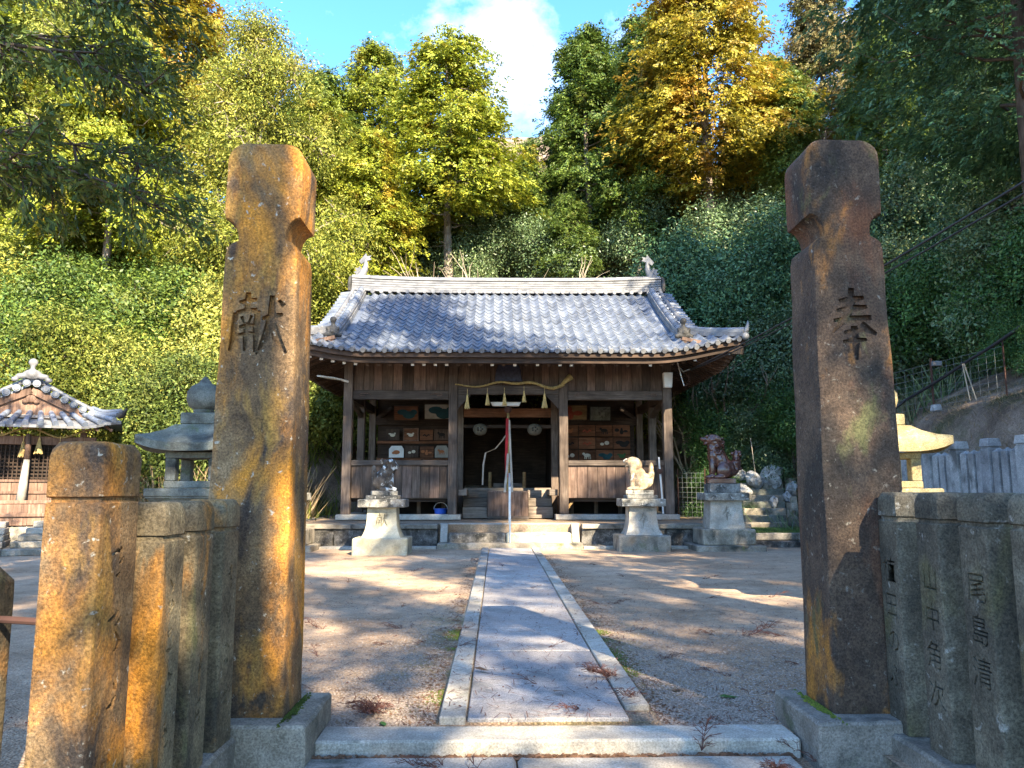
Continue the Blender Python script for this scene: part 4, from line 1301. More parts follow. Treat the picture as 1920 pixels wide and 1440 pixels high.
def cover_run(pts, r, name, mat, step=.25, side_h=.16, base_w=.11):
    """a ridge running down the roof: layered side walls and a row of overlapping round cover tiles"""
    pts = [Vector(p) for p in pts]
    for j, (w, z0, z1) in enumerate(((base_w*1.25, -.05, side_h*.45), (base_w*1.05, side_h*.48, side_h))):
        m = MB()
        for i, p in enumerate(pts):
            d = (pts[min(i+1,len(pts)-1)]-pts[max(i-1,0)]); d.z = 0; d.normalize()
            sd = Vector((-d.y, d.x, 0))*w
            m.v += [p-sd+Vector((0,0,z0)), p+sd+Vector((0,0,z0)), p+sd+Vector((0,0,z1)), p-sd+Vector((0,0,z1))]
        m.v = [tuple(v) for v in m.v]
        for i in range(len(pts)-1):
            for k in range(4): m.f.append((i*4+k, i*4+4+k, i*4+4+(k+1)%4, i*4+(k+1)%4))
        m.f.append((0,1,2,3)); q = (len(pts)-1)*4; m.f.append((q+3,q+2,q+1,q))
        rp(m, name+'_side', M['ridge_tile'])
    L = [0]
    for a, b in zip(pts, pts[1:]): L.append(L[-1]+(b-a).length)
    def at(d):
        for i in range(len(pts)-1):
            if d <= L[i+1]: return pts[i].lerp(pts[i+1], (d-L[i])/max(1e-6, L[i+1]-L[i]))
        return pts[-1]
    d = 0
    while d < L[-1]-.05:
        a, b = at(d), at(min(L[-1], d+step))
        m = MB(); up = Vector((0,0,side_h))
        m.tube([a+up, b+up], [r*1.0, r*.88], 10)
        rp(m, name, M['tile_grey'], smooth=45)
        d += step
for s in (-1, 1):
    for fb in (1, -1):
        pts = []
        for t in np.linspace(.16, .965, 14):
            y_ = roof_y(t) if fb > 0 else 46-roof_y(t)
            pts.append((s*4.42, y_, roof_z(4.42, t)+.02))
        cover_run(pts, .095, 'descending_ridge', M['tile_grey'], .255)
        pts = []
        for f in np.linspace(0, 1, 9):
            t = HIPT*f
            x = s*(EX-.02 - (EX-4.60)*f)
            y_ = roof_y(t) if fb > 0 else 46-roof_y(t)
            pts.append((x, y_, roof_z(x, t) + .02 + .05*(1-f)**3))
        cover_run(pts, .062, 'corner_ridge', M['ridge_tile'], .22, .13, .09)
        # upturned horn tile at the corner
        sx_, sy_ = s*EX, (EY-.02 if fb > 0 else 46-EY+.02)
        m = MB(); m.tube([(sx_-s*.05, sy_+fb*.05, EZ+.42), (sx_+s*.02, sy_-fb*.02, EZ+.52), (sx_+s*.05, sy_-fb*.04, EZ+.66), (sx_+s*.045, sy_-fb*.03, EZ+.74)], [.07,.06,.035,.01], 8)
        m.ball((sx_-s*.02, sy_, EZ+.36), (.10,.10,.10), 10, 7); rp(m, 'corner_horn', M['ridge_tile'], smooth=True)
    # verge: half-round tiles stacked along the gable edge
    for k, t in enumerate(np.linspace(HIPT+.03, .95, 13)):
        for fb in (1, -1):
            y_ = roof_y(t) if fb > 0 else 46-roof_y(t)
            m = MB(); m.tube([(s*4.55, y_, roof_z(4.6, t)+.06), (s*5.02, y_, roof_z(4.6, t)+.0)], .085, 9); rp(m, 'verge_tile', M['tile_grey'], smooth=45)
    m = MB()
    pts = [(s*4.68, roof_y(t), roof_z(4.6, t)+.13) for t in np.linspace(HIPT, .97, 12)]
    m.tube(pts, .06, 8); rp(m, 'verge_cover', M['ridge_tile'], smooth=45)
    # ogre tile at the foot of the descending ridge: dark face with swirls, knob on top
    yb = roof_y(.145)-.06; zb_ = roof_z(4.42, .145)
    parts_ = [((0,0,.16), (.17,.07,.16)), ((0,-.03,.08), (.20,.07,.09)), ((-.17,-.02,.05), (.07,.06,.06)), ((.17,-.02,.05), (.07,.06,.06)),
              ((0,.02,.33), (.055,.05,.10)), ((0,0,.45), (.085,.06,.085)), ((-.13,-.03,.22), (.05,.05,.05)), ((.13,-.03,.22), (.05,.05,.05)), ((0,-.08,.13), (.06,.05,.05)), ((-.09,-.06,.15), (.035,.035,.03)), ((.09,-.06,.15), (.035,.035,.03))]
    me = blob_mesh(parts_, .02, M['oni_tile'])
    place('ogre_tile', me, RO, (s*4.42, yb, zb_+.02))
    # ridge-end ornament
    m = MB(); m.prism([(-.24,-.1),(.24,-.1),(.26,.12),(.16,.34),(.0,.44),(-.16,.34),(-.26,.12)], -.05, .05)
    o = rp(m, 'ridge_end_ornament', M['oni_tile'], bevel=.02); o.rotation_euler = (0, 0, PI/2); o.location = (s*4.78, 23.0, rz+.12)
    # fish-shaped finial, tail up
    parts_ = []
    for k in range(13):
        f = k/12
        a = f*1.55
        parts_.append(((-.05-.16*math.sin(a*1.35)+.05, 0, .04+.60*f), (.115*(1-f)**.7+.028, .085*(1-f)**.7+.018, .075)))
    fish = blob_mesh(parts_, .014, M['ridge_tile'])
    fo = place('fish_finial', fish, RO, (s*4.50, 23.0, rz+.47), None, (s, 1, .9))
    m = MB()
    m.prism([(-.02,.50),(-.13,.58),(-.34,.66),(-.28,.72),(-.33,.80),(-.20,.77),(-.16,.88),(-.06,.74),(.05,.60)][::-1], -.02, .02)
    m.prism([(.10,.12),(.20,.22),(.12,.26),(.17,.36),(.07,.36),(.02,.44),(-.02,.30)][::-1], -.012, .012)
    place('fins', m.mesh('fins', M['ridge_tile']), fo)

# ------------------------------------------------------------------ fittings and objects of the hall
# straw rope across the centre bay
def rope_pts(xs_, base, amp): return [(x, base(x)) for x in xs_]
rope = thing('straw_rope', 'twisted straw rope draped in waves across the hall entrance', 'rope', (0, 20.05, 4.05), 0)
kx = [-1.40,-1.1,-.75,-.45,-.22,.0,.22,.45,.62,.85,1.08,1.30,1.46]
kz = [.0,-.07,-.09,.0,.07,.02,-.01,.03,.06,-.04,-.13,-.12,.02]
xs_ = np.linspace(-1.40, 1.46, 70)
zz = np.interp(xs_, kx, kz)
zz = np.convolve(np.pad(zz, 4, mode='edge'), np.ones(9)/9, 'valid')
for ph in range(3):
    m = MB()
    pts, rr = [], []
    for i, (x, z) in enumerate(zip(xs_, zz)):
        thick = .012 + .017*i/69
        a = i*.85 + ph*2*PI/3
        pts.append((x, -.02+thick*.75*math.cos(a), z+thick*.75*math.sin(a))); rr.append(thick)
    m.tube(pts, rr, 6); m.build('strand', M['straw_rope'], rope, smooth=True)
m = MB(); m.tube([(1.40,-.02,-.02),(1.50,-.02,.07),(1.66,-.02,.20)], [.035,.06,.095], 9); m.build('rope_end', M['straw_rope'], rope, smooth=True)
def tassel_mesh(seed, L):
    rg = random.Random(seed); m = MB()
    for k in range(46):
        a = rg.uniform(0, 2*PI); r1 = .075*math.sqrt(rg.random()); 
        m.tube([(0+.012*math.cos(a), .012*math.sin(a), 0), (.45*r1*math.cos(a), .45*r1*math.sin(a), -L*.45), (r1*math.cos(a), r1*math.sin(a), -L*rg.uniform(.92,1.03))], [.008,.009,.006], 4)
    m.tube([(0,0,.16),(0,0,-.02)], .006, 5); m.tube([(0,0,.0),(0,0,-.05)], .022, 8)
    return m.mesh('straw_tassel', M['straw'])
tms = [tassel_mesh(k, .36) for k in range(2)]
for i, (x, z, s) in enumerate(((-1.075,3.75,1.0), (-.55,3.80,.88), (-.105,3.80,.92), (.41,3.86,.82), (.95,3.79,1.05))):
    o = place('straw_tassel', tms[i % 2], None, (x, 20.02, z), (0, 0, i*1.1), s)
    tag(o, 'straw tassel hanging from the wavy rope over the hall entrance', 'tassel', 'straw tassels on the hall rope')
# bell rope with red and white cloth
br = thing('bell_rope', 'bell rope with red and white cloth strips hanging in the hall entrance', 'bell rope', (0.0, 20.75, 1.0))
def ribbon(pts, w, yaw=0.0):
    m = MB()
    for x, y, z in pts:
        dx, dy = math.cos(yaw)*w/2, math.sin(yaw)*w/2
        m.v += [(x-dx,y-dy,z),(x+dx,y+dy,z),(x+dx,y+dy+.006,z),(x-dx,y-dy+.006,z)]
    for i in range(len(pts)-1):
        for k in range(4): m.f.append((i*4+k, i*4+(k+1)%4, i*4+4+(k+1)%4, i*4+4+k))
    m.f.append((3,2,1,0)); q = (len(pts)-1)*4; m.f.append((q,q+1,q+2,q+3))
    return m
m = MB(); m.tube([(0,0,2.45),(.01,0,1.6),(.0,0,.6),(.01,0,.12)], [.03,.045,.05,.045], 8); m.build('rope', M['straw_rope'], br, smooth=True)
m = MB(); m.ball((0,0,2.44), .10, 14, 10); m.build('bell', M['iron_rust'], br, smooth=True)
ribbon([(-.02,-.06,2.2),(-.03,-.07,1.6),(-.05,-.06,1.1),(-.03,-.07,.62)], .075).build('red_strip', M['cloth_red'], br)
ribbon([(.03,-.055,2.15),(.055,-.065,1.5),(.085,-.06,.9),(.12,-.06,.06)], .055).build('white_strip', M['cloth_white'], br)
ribbon([(.0,-.08,1.25),(-.03,-.085,.8),(-.09,-.09,.22)], .06).build('white_strip', M['cloth_white'], br)
ribbon([(-.05,-.05,1.75),(-.14,-.055,1.62),(-.34,-.06,1.38),(-.60,-.06,1.27),(-.66,-.06,.95),(-.68,-.06,.42)], .05, .6).build('white_strip', M['cloth_white'], br)
# offering box
ob = thing('offering_box', 'wooden offering box standing between the wooden steps', 'box', (0.0, 20.95, PZ+.008))
for k in range(6):
    x = -.54 + k*.18
    MB().box(x+.003, x+.177, -.27, -.245, .03, .70).build('front_board', M['wood_board_warm'], ob)
MB().box(-.55,.55,-.285,-.272,0,.07).build('plinth_rail', M['wood_beam'], ob)
MB().box(-.55,.55,-.243,.25,.02,.68).build('body', M['wood_deep'], ob)
for k in range(9): MB().box(-.55,.55,-.25+.055*k,-.222+.055*k,.70,.73).build('slat', M['wood_board_warm'], ob)
for s in (-1, 1):
    o = MB().tube([(0,0,0),(0,0,.60)], .05, 12).build('wooden_pillar', M['wood_light'], smooth=45)
    o.location = (s*.50, 22.6, 1.2); tag(o, 'short pale wooden pillar inside the dark doorway', 'stand', 'pale pillars in the doorway')
o = MB().box(-.42,.42,-.1,.1,0,.28).build('altar_box', M['wood_step'], bevel=.01); o.location = (0.02, 22.7, 1.2)
tag(o, 'low wooden chest inside the dark doorway behind the bell rope', 'chest')
# handrail on the stairs, seen end on
hr = thing('handrail', 'thin silver metal handrail in the middle of the stone stairs', 'handrail', (0.0, 17.3, .127))
for (yy, z0, z1) in ((0, 0, 1.22), (1.0, .40, 1.52)):
    MB().tube([(0,yy,z0),(0,yy,z1)], .021, 10).build('upright', M['metal_silver'], hr, smooth=45)
MB().tube([(0,-.02,1.22),(0,1.02,1.54)], .021, 10).build('rail', M['metal_silver'], hr, smooth=45)
# carved name plaque over the entrance
pq = thing('name_plaque', 'dark carved plaque mounted high over the hall entrance', 'plaque', (0.0, 20.10, 4.12))
m = MB(); m.prism([(-.36,0),(.36,0),(.33,.30),(.25,.48),(-.25,.48),(-.33,.30)], -.03, .03); m.build('board', M['plaque_blue'], pq, bevel=.015)
m = MB(); m.prism([(-.30,.44),(.30,.44),(.24,.54),(-.24,.54)], -.05, -.031); m.build('top_frame', M['wood_deep'], pq, bevel=.01)
# tube light, paper lanterns, flood lamp, speaker
o = MB().prism([(-.36,0),(.36,0),(.42,.11),(-.42,.11)], -.08, .08).build('ceiling_lamp', M['plastic_white'], bevel=.01); o.location = (-.06, 20.9, 3.55)
tag(o, 'white tray shaped lamp under the lintel of the hall entrance', 'lamp')
for s, lab in ((-1, 'round pale paper lantern in the dark doorway, with dark crest'), (1, 'round pale paper lantern tucked behind the fringe in the doorway')):
    t = thing('paper_lantern', lab, 'lantern', (s*.78, 22.05, 2.83), 0)
    MB().lathe([(.06,.0),(.15,.04),(.205,.13),(.205,.21),(.15,.30),(.06,.34)], 18).build('shade', M['lantern_paper'], t, smooth=True)
    m = MB()
    for a in np.linspace(0, 2*PI, 6)[:-1]: m.ball((.07*math.cos(a), -.195, .17+.05*math.sin(a)), (.026,.02,.026), 8, 6)
    m.build('crest', M['ink_dark'], t)
fl = thing('flood_lamp', 'white leaf shaped flood lamp under the left eave of the hall', 'lamp', (-4.62, 20.05, 4.12))
m = MB()
for f in np.linspace(0, 1, 9):
    w = .13*math.sin(PI*min(1, f*.9+.08)); x = .26-.66*f; z = .10*f
    m.v += [(x,-w,z+.01),(x,w,z+.01),(x,w*.8,z+.05),(x,-w*.8,z+.05)]
for i in range(8):
    for k in range(4): m.f.append((i*4+k, i*4+4+k, i*4+4+(k+1)%4, i*4+(k+1)%4))
m.f += [(0,1,2,3), (35,34,33,32)]
m.build('lamp_head', M['plastic_white'], fl, smooth=40)
MB().tube([(.24,0,.03),(.42,.05,-.02)], .03, 8).build('arm', M['plastic_white'], fl)
sp = thing('loudspeaker', 'pale grey loudspeaker box mounted at the right front corner post of the hall', 'loudspeaker', (4.20, 20.0, 3.95), R(0))
MB().frustum((0,0), .21, .15, .25, .19, 0, .40).build('case', M['plastic_white'], sp, bevel=.015)
MB().box(-.02,.02,.09,.14,.12,.28).build('bracket', M['wire_metal'], sp)
# pipe and meter on the right post, bucket and firewood under the floor
pi_ = thing('meter_pipe', 'thin grey pipe with a round valve fixed beside the right front post', 'pipe', (3.98, 20.04, .68))
MB().tube([(.02,0,0),(.0,0,.5),(-.04,0,1.15),(-.06,0,1.45)], .025, 8).build('pipe', M['plastic_white'], pi_, smooth=45)
m = MB(); m.tube([(-.06,-.07,1.08),(-.06,.02,1.08)], .07, 12); m.build('valve', M['iron_rust'], pi_)
bk = thing('bucket', 'blue plastic bucket under the raised floor of the hall', 'bucket', (-1.78, 20.62, PZ+.008))
MB().lathe([(.13,0),(.17,.24),(.19,.25),(.19,.27)], 18).build('tub', M['plastic_blue'], bk, smooth=45)
MB().tube([(.18*math.cos(a), 0, .26+.17*math.sin(a)) for a in np.linspace(0, PI, 9)], .008, 5).build('handle', M['plastic_white'], bk)
lg = MB(); lg.tube([(0,-.2,0),(0,.2,0)], .055, 10); lg_me = lg.mesh('log', M['straw'], smooth=45)
for i in range(12):
    o = place('log', lg_me, None, (1.72+.125*i+random.uniform(-.01,.01), 20.50+random.uniform(0,.05), PZ+.068), (0, 0, R(random.uniform(-5,5))), (random.uniform(.75,1.1), 1, random.uniform(.75,1.0)))
    tag(o, 'short pale cut log lying in a row under the right half wall', 'log', 'row of cut logs under the floor')
bd = MB().cbox((0,0,0), (.06,.03,.42), Euler((0, R(35), 0))).build('loose_board', M['wood_light']); bd.location = (1.60, 20.38, .86)
tag(bd, 'loose pale stick leaning against the post right of the hall stairs', 'stick')
# ---- votive plaques
def motif(m, kind, s=1.0):
    """small animal silhouettes in x,z as thin raised paint"""
    def bl(x, z, rx, rz): 
        n = 12; poly = [(x+rx*math.cos(2*PI*k/n), z+rz*math.sin(2*PI*k/n)) for k in range(n)]
        m.prism([(px*s, pz*s) for px, pz in poly], -.006-.0007*len(m.f)*.02, 0)
    if kind == 'beast':
        bl(0,.02,.09,.045); bl(-.09,.06,.035,.03)
        for x in (-.06,-.02,.04,.08): bl(x,-.04,.012,.04)
    elif kind == 'boar':
        bl(0,0,.10,.06); bl(-.08,-.02,.05,.035)
    elif kind == 'bird':
        bl(0,0,.08,.05); bl(.07,.05,.03,.03); bl(-.08,.04,.05,.02)
    elif kind == 'snake':
        for k in range(7): bl(-.09+.03*k, .025*math.sin(k*1.5), .022, .02)
    elif kind == 'pair':
        bl(-.06,-.01,.05,.035); bl(.06,.02,.06,.05)
    elif kind == 'figure':
        bl(0,.05,.03,.035); bl(0,-.02,.05,.06); bl(.1,.0,.06,.03); bl(-.12,.03,.06,.045)
    elif kind == 'blotch':
        bl(-.06,.03,.10,.05); bl(.05,-.02,.11,.07); bl(.14,.03,.06,.05)
    return m
def ema(x, y, z, w, h, board, kind, ink, label, arch=False, tilt=0.0, grp='votive plaques on display', frame=None):
    t = thing('votive_plaque', label, 'plaque', (x, y, z), 0, grp)
    t.rotation_euler = (R(tilt), 0, 0)
    if arch: poly = [(-w/2,0),(w/2,0),(w/2,h*.72),(w*.34,h),(-w*.34,h),(-w/2,h*.72)]
    else: poly = [(-w/2,0),(w/2,0),(w/2,h),(-w/2,h)]
    MB().prism(poly, 0, .025).build('board', M[board], t)
    if frame:
        for a in ((-w/2-.03,-w/2,-.03,h+.03), (w/2,w/2+.03,-.03,h+.03), (-w/2,w/2,-.03,-.001), (-w/2,w/2,h+.001,h+.03)):
            MB().box(a[0],a[1],-.015,.03,a[2],a[3]).build('frame', M[frame], t)
    if kind:
        o = motif(MB(), kind, w/.42).build('painting', M[ink], t); o.location = (0, -.001, h*.45)
yl = 24.02
ema(-3.42, yl, 2.28, .46, .36, 'paint_white', 'boar', 'ink_orange', 'white clipped-corner plaque painted with an orange boar', True)
ema(-2.95, yl, 2.28, .42, .36, 'wood_board', 'pair', 'ink_white', 'grey wooden plaque with two tiny pale marks', False)
ema(-2.48, yl, 2.28, .42, .34, 'wood_red', 'figure', 'ink_orange', 'reddish plaque with a faded figure, beside the goat plaque')
ema(-2.02, yl, 2.28, .42, .37, 'cloth_white', 'beast', 'ink_orange', 'cream clipped-corner plaque painted with a tan goat', True)
ema(-3.55, yl, 2.82, .42, .34, 'wood_board', 'bird', 'ink_white', 'dark plaque with a white bird on the upper left shelf')
ema(-2.98, yl, 2.82, .42, .34, 'wood_red', 'bird', 'ink_white', 'red framed plaque with a pale rabbit', False, frame='wood_redz')
ema(-2.50, yl, 2.82, .40, .32, 'wood_red', 'snake', 'ink_dark', 'reddish plaque with a dark winding shape')
ema(-2.02, yl, 2.82, .48, .34, 'wood_redz', 'beast', 'ink_dark', 'brown plaque with a black ox')
ema(-3.10, 23.7, 3.42, .72, .42, 'wood_red', 'blotch', 'ink_teal', 'hanging plaque with teal sky and white figures', False, 12, frame='wood_deep')
ema(-2.05, 23.7, 3.46, .95, .44, 'cloth_white', 'blotch', 'ink_teal', 'large pale hanging plaque with dark teal creature', False, 12, frame='wood_deep')
ema(1.95, 23.7, 3.44, 1.05, .44, 'wood_light', 'figure', 'ink_red', 'large tan hanging plaque with dark red warriors', False, 12, frame='wood_board')
ema(2.90, 23.7, 3.42, .62, .42, 'lantern_green', None, None, 'faded green framed picture hung under the beam', False, 12, frame='ink_dark')
rows = [(2.17, ['pair:ink_white:with two white sheep', 'beast:ink_white:with a white dog', 'blotch:ink_teal:with a blue wave and red mark', 'bird:ink_green:with a green and white bird']),
        (2.56, ['snake:ink_dark:with a faint dark snake', 'snake:ink_red:with a faint red shape', 'pair:ink_white:with a white rabbit', 'blotch:ink_dark:with a dark red beast']),
        (2.95, ['bird:ink_orange:with a golden bird', 'snake:ink_red:plain and reddish on the top row', 'beast:ink_dark:with a small black horse', 'figure:ink_dark:with faded marks at the row end'])]
for z, row in rows:
    for k, r_ in enumerate(row):
        kd, ink, lab = r_.split(':')
        ema(1.98+.545*k, yl+.05, z, .52, .35, 'wood_red', kd, ink, 'red brown wooden plaque ' + lab)
    ema(1.58, yl+.06, z, .24, .34, 'wood_red', None, None, 'red brown plaque half hidden behind the post right of the entrance')
# ------------------------------------------------------------------ small side shrine on the left
random.seed(21)
SX, SY, SR = -10.7, 17.3, R(25)
def sw(x, y, z): return (SX+x*math.cos(SR)-y*math.sin(SR), SY+x*math.sin(SR)+y*math.cos(SR), z)
ss = thing('small_shrine', 'small wooden shrine with grey tiled gable roof and lattice front, on stone steps', 'shrine', (SX, SY, .0), SR, None, .95)
def sp_(m, name, mat, par=None, **kw): return m.build(name, mat, par or ss, **kw)
def sb(name, mat, *a, par=None, **kw): return MB().box(*a).build(name, mat, par or ss, **kw)
FZ = .80
sb('stone_base', M['kerb_stone'], -1.6,1.6,-.35,2.4,0,FZ-.26, bevel=.02, rough=(.01,4,.2))
for s in (-1, 1):
    for yy in (0, 1.6):
        sb('post', M['wood_redz'], s*1.12-.07, s*1.12+.07, yy-.07, yy+.07, FZ-.26, 2.72, bevel=.008)
sb('floor', M['wood_redz'], -1.3,1.3,-.45,1.9,FZ-.05,FZ+.03, bevel=.01)
sb('beam', M['wood_redz'], -1.4,1.4,-.09,.06,2.40,2.60, bevel=.01)
sb('beam', M['wood_redz'], -1.3,1.3,-.42,-.36,FZ+.24,FZ+.32, bevel=.008)
for k in range(9):
    x = -1.26+.28*k
    sb('skirt_board', M['wood_redz'], x+.004, x+.276, -.40,-.375, FZ-.24, FZ+.24)
for k in range(8):
    x = -1.04+.26*k
    sb('lower_board', M['wood_redz'], x+.004, x+.256, .0,.025, FZ+.04, 1.52)
for zz in (1.27, 1.54): sb('rail', M['wood_redz'], -1.05,1.05,-.035,.0,zz,zz+.055)
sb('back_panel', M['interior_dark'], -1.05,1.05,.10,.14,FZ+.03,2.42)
lat = MB()
for x in np.arange(-1.03, 1.04, .085): lat.box(x-.012,x+.012,-.012,.02,1.60,2.40)
for z in np.arange(1.64, 2.40, .085): lat.box(-1.05,1.05,.022,.045,z-.012,z+.012)
o = sp_(lat, 'lattice', M['wood_deep']); o['kind'] = 'stuff'
for s in (-1, 1): sb('side_wall', M['wood_redz'], s*1.12-.02, s*1.12+.02, .08,1.55, FZ, 2.6)
sb('rear_wall', M['wood_redz'], -1.1,1.1,1.6,1.64,FZ,2.7)
# roof: curved side slopes, front skirt, gable
def sz(x): 
    u = abs(x)/1.92
    return 3.86 - 1.02*(1.22*u - .22*u*u) + .12*sstep(.75, 1.0, u)
ys0, ys1 = -.15, 2.6
m = MB(); xs_ = np.linspace(-1.92, 1.92, 33)
for x in xs_:
    f = -.15 if abs(x) < 1.25 else -.15 - .72*sstep(1.22, 1.92, abs(x))
    m.v += [(x, f, sz(x)), (x, ys1, sz(x)), (x, ys1, sz(x)-.06), (x, f, sz(x)-.06)]
for i in range(32):
    for k in range(4): m.f.append((i*4+k, i*4+4+k, i*4+4+(k+1)%4, i*4+(k+1)%4)[::-1])
srf = sp_(m, 'roof', M['tile_grey'])
m = MB(); zt, zb2 = 3.12, 2.80
xs_ = np.linspace(-1, 1, 25)
for u in xs_:
    up = .14*sstep(.6, 1, abs(u))
    m.v += [(u*1.30, -.10, zt), (u*1.92, -.88, zb2+up), (u*1.92, -.86, zb2+up-.05), (u*1.30, -.10, zt-.07)]
for i in range(24):
    for k in range(4): m.f.append((i*4+k, i*4+(k+1)%4, i*4+4+(k+1)%4, i*4+4+k)[::-1])
sp_(m, 'skirt_roof', M['ridge_tile'], srf)
for k in range(-6, 7):                                          # round cover tiles of the skirt
    u = k/6.3
    x0, x1 = u*1.32, u*1.86
    up = .14*sstep(.6, 1, abs(u))
    for j in range(3):
        a, b = 1-j/3, 1-(j+1)/3
        p = lambda f: (x0+(x1-x0)*f, -.10-.79*f, zt+.05+(zb2+up-zt)*f)
        m = MB(); m.tube([p(a), p(b)], [.066, .058], 10); sp_(m, 'cover_tile', M['tile_grey'], srf, smooth=45)
for k in range(-12, 13):
    if k % 2:
        u = k/12.6; up = .14*sstep(.6, 1, abs(u))
        m = MB(); m.box(u*1.88-.07, u*1.88+.07, -.90, -.875, zb2+up-.05, zb2+up+.01); sp_(m, 'eave_tile', M['ridge_tile'], srf)
for s in (-1, 1):
    for k in range(7):                                          # round verge tiles down the gable edge
        x = s*(.10+.195*k)
        m = MB(); m.tube([(x, -.30, sz(x)+.02), (x, .1, sz(x)+.05)], .085, 12); sp_(m, 'verge_tile', M['tile_grey'], srf, smooth=45)
        m = MB(); m.tube([(x, -.315, sz(x)+.02), (x, -.30, sz(x)+.02)], .055, 12); sp_(m, 'verge_crest', M['ridge_tile'], srf)
    pts = [(s*x, -.16, sz(x)+.12) for x in np.linspace(.12, 1.35, 8)]
    m = MB(); m.tube(pts, .06, 8); sp_(m, 'descending_ridge', M['ridge_tile'], srf, smooth=45)
    for off, r_ in ((0, .075), (.10, .05)):
        pts = [(s*(1.28+.62*f), -.12-.75*f, sz(1.28+.62*f)+.10+off*.8+.05*f**3) for f in np.linspace(0, 1, 7)]
        m = MB(); m.tube(pts, r_, 9); sp_(m, 'corner_ridge', M['tile_grey'], srf, smooth=45)
    m = MB(); m.tube([(s*1.86,-.84,sz(1.9)+.12),(s*1.96,-.93,sz(1.9)+.16),(s*2.02,-.98,sz(1.9)+.28)], [.09,.07,.02], 8); sp_(m, 'corner_horn', M['oni_tile'], srf, smooth=45)
    m = MB(); m.bar((0,-.20,3.66), (s*1.22,-.20,3.06), .05, .15); sp_(m, 'bargeboard', M['wood_redz'])
    # fine layered tile courses on the side slopes
m = MB(); m.prism([(-1.15,3.06),(1.15,3.06),(0,3.62)], -.16, -.13); sp_(m, 'gable', M['wood_redz'])
m = MB(); m.ball((0,-.22,3.46), (.11,.03,.09), 12, 8); m.ball((-.11,-.21,3.40), (.07,.025,.05), 10, 6); m.ball((.11,-.21,3.40), (.07,.025,.05), 10, 6); sp_(m, 'gable_pendant', M['wood_redz'])
m = MB(); m.tube([(0,-.25,3.96),(0,2.6,3.96)], .11, 10); m.box(-.13,.13,-.2,2.6,3.80,3.95); sp_(m, 'ridge', M['tile_grey'], srf, smooth=45)
parts_ = [((0,0,0), (.20,.05,.12)), ((-.22,0,-.05), (.12,.05,.07)), ((.22,0,-.05), (.12,.05,.07)), ((-.34,0,-.13), (.08,.05,.06)), ((.34,0,-.13), (.08,.05,.06)), ((0,-.03,.02), (.10,.06,.10)), ((0,0,.16), (.05,.05,.10)), ((0,0,.28), (.10,.06,.10))]
place('ridge_ornament', blob_mesh(parts_, .02, M['ridge_tile']), srf, (0, -.32, 4.02))
for k in range(13):
    x = -1.5+.25*k
    m = MB(); m.bar((x*1.15, -.78, 2.74), (x, .0, 2.98), .05, .06); sp_(m, 'rafter', M['wood_redz'])
sb('soffit', M['wood_deep'], -1.6,1.6,-.5,2.3,2.985,3.0)
# things hung on the small shrine
rope2 = thing('straw_rope', 'thin straw rope looped across the front of the small shrine', 'rope', sw(0, -.12, 2.5), SR)
m = MB(); xs_ = np.linspace(-1.25, 1.25, 40)
m.tube([(x, 0, .05+.10*math.cos(x*5.0)) for x in xs_], .022, 6); m.build('strand', M['straw_rope'], rope2, smooth=True)
for i, (x, z) in enumerate(((-.75, 2.42), (-.08, 2.34), (.22, 2.42), (.62, 2.34))):
    o = place('straw_tassel', tms[i % 2], None, sw(x, -.14, z), (0, 0, i), (1.2, 1.2, .95))
    tag(o, 'straw tassel hanging from the rope of the small shrine', 'tassel', 'straw tassels on the small shrine')
b2 = thing('bell_rope', 'thick white and pink cloth bell rope hanging before the small shrine', 'bell rope', sw(.03, -.28, .95), SR)
m = MB(); m.tube([(0,0,1.55),(.0,0,1.0),(-.03,0,.45),(-.05,0,.08)], [.045,.06,.085,.10], 10); m.build('cloth', M['cloth_white'], b2, smooth=True)
m = MB(); m.tube([(0,-.005,1.55),(.0,-.005,1.0)], [.05,.064], 10); m.build('pink_cloth', M['wood_redz'], b2, smooth=True)
def leaf_cloud(seed, n, fn, size, asp, up=(0,0,.6), jit=.8, sizevar=.35, cup=False):
    """n leaf quads; fn(rng)-> (n,3) centres and (n,3) outward dirs"""
    rg = np.random.default_rng(seed)
    C, D = fn(rg, n)
    nrm = D + np.array(up) + rg.normal(0, jit, C.shape)
    nrm /= np.linalg.norm(nrm, axis=1, keepdims=True)+1e-9
    t = rg.normal(0, 1, C.shape) + D*.6 + np.array([0,0,-.35])
    t -= nrm*np.sum(t*nrm, axis=1, keepdims=True)
    t /= np.linalg.norm(t, axis=1, keepdims=True)+1e-9
    b = np.cross(nrm, t)
    L = size*(1+rg.uniform(-sizevar, sizevar, (len(C),1)))
    W = L*asp
    return np.stack([C-t*L/2, C+b*W/2-t*L*.05, C+t*L/2, C-b*W/2-t*L*.05], axis=1)
sk = thing('sakaki_vase', 'green leafy sprig in a pale vase before the small shrine', 'vase', sw(.72, -.30, FZ+.03), SR)
MB().lathe([(.055,0),(.065,.20),(.06,.40),(.07,.44)], 14).build('vase', M['wood_light'], sk, smooth=45)
def fnb(rg, n):
    d = rg.normal(0,1,(n,3)); d /= np.linalg.norm(d,axis=1,keepdims=True)
    return d*np.array([.20,.16,.24])*rg.uniform(.3,1,(n,1))+np.array([0,0,.66]), d
place('leaves', quad_mesh('leaves', leaf_cloud(3, 150, fnb, .11, .5), M['leaf_sakaki']), sk)
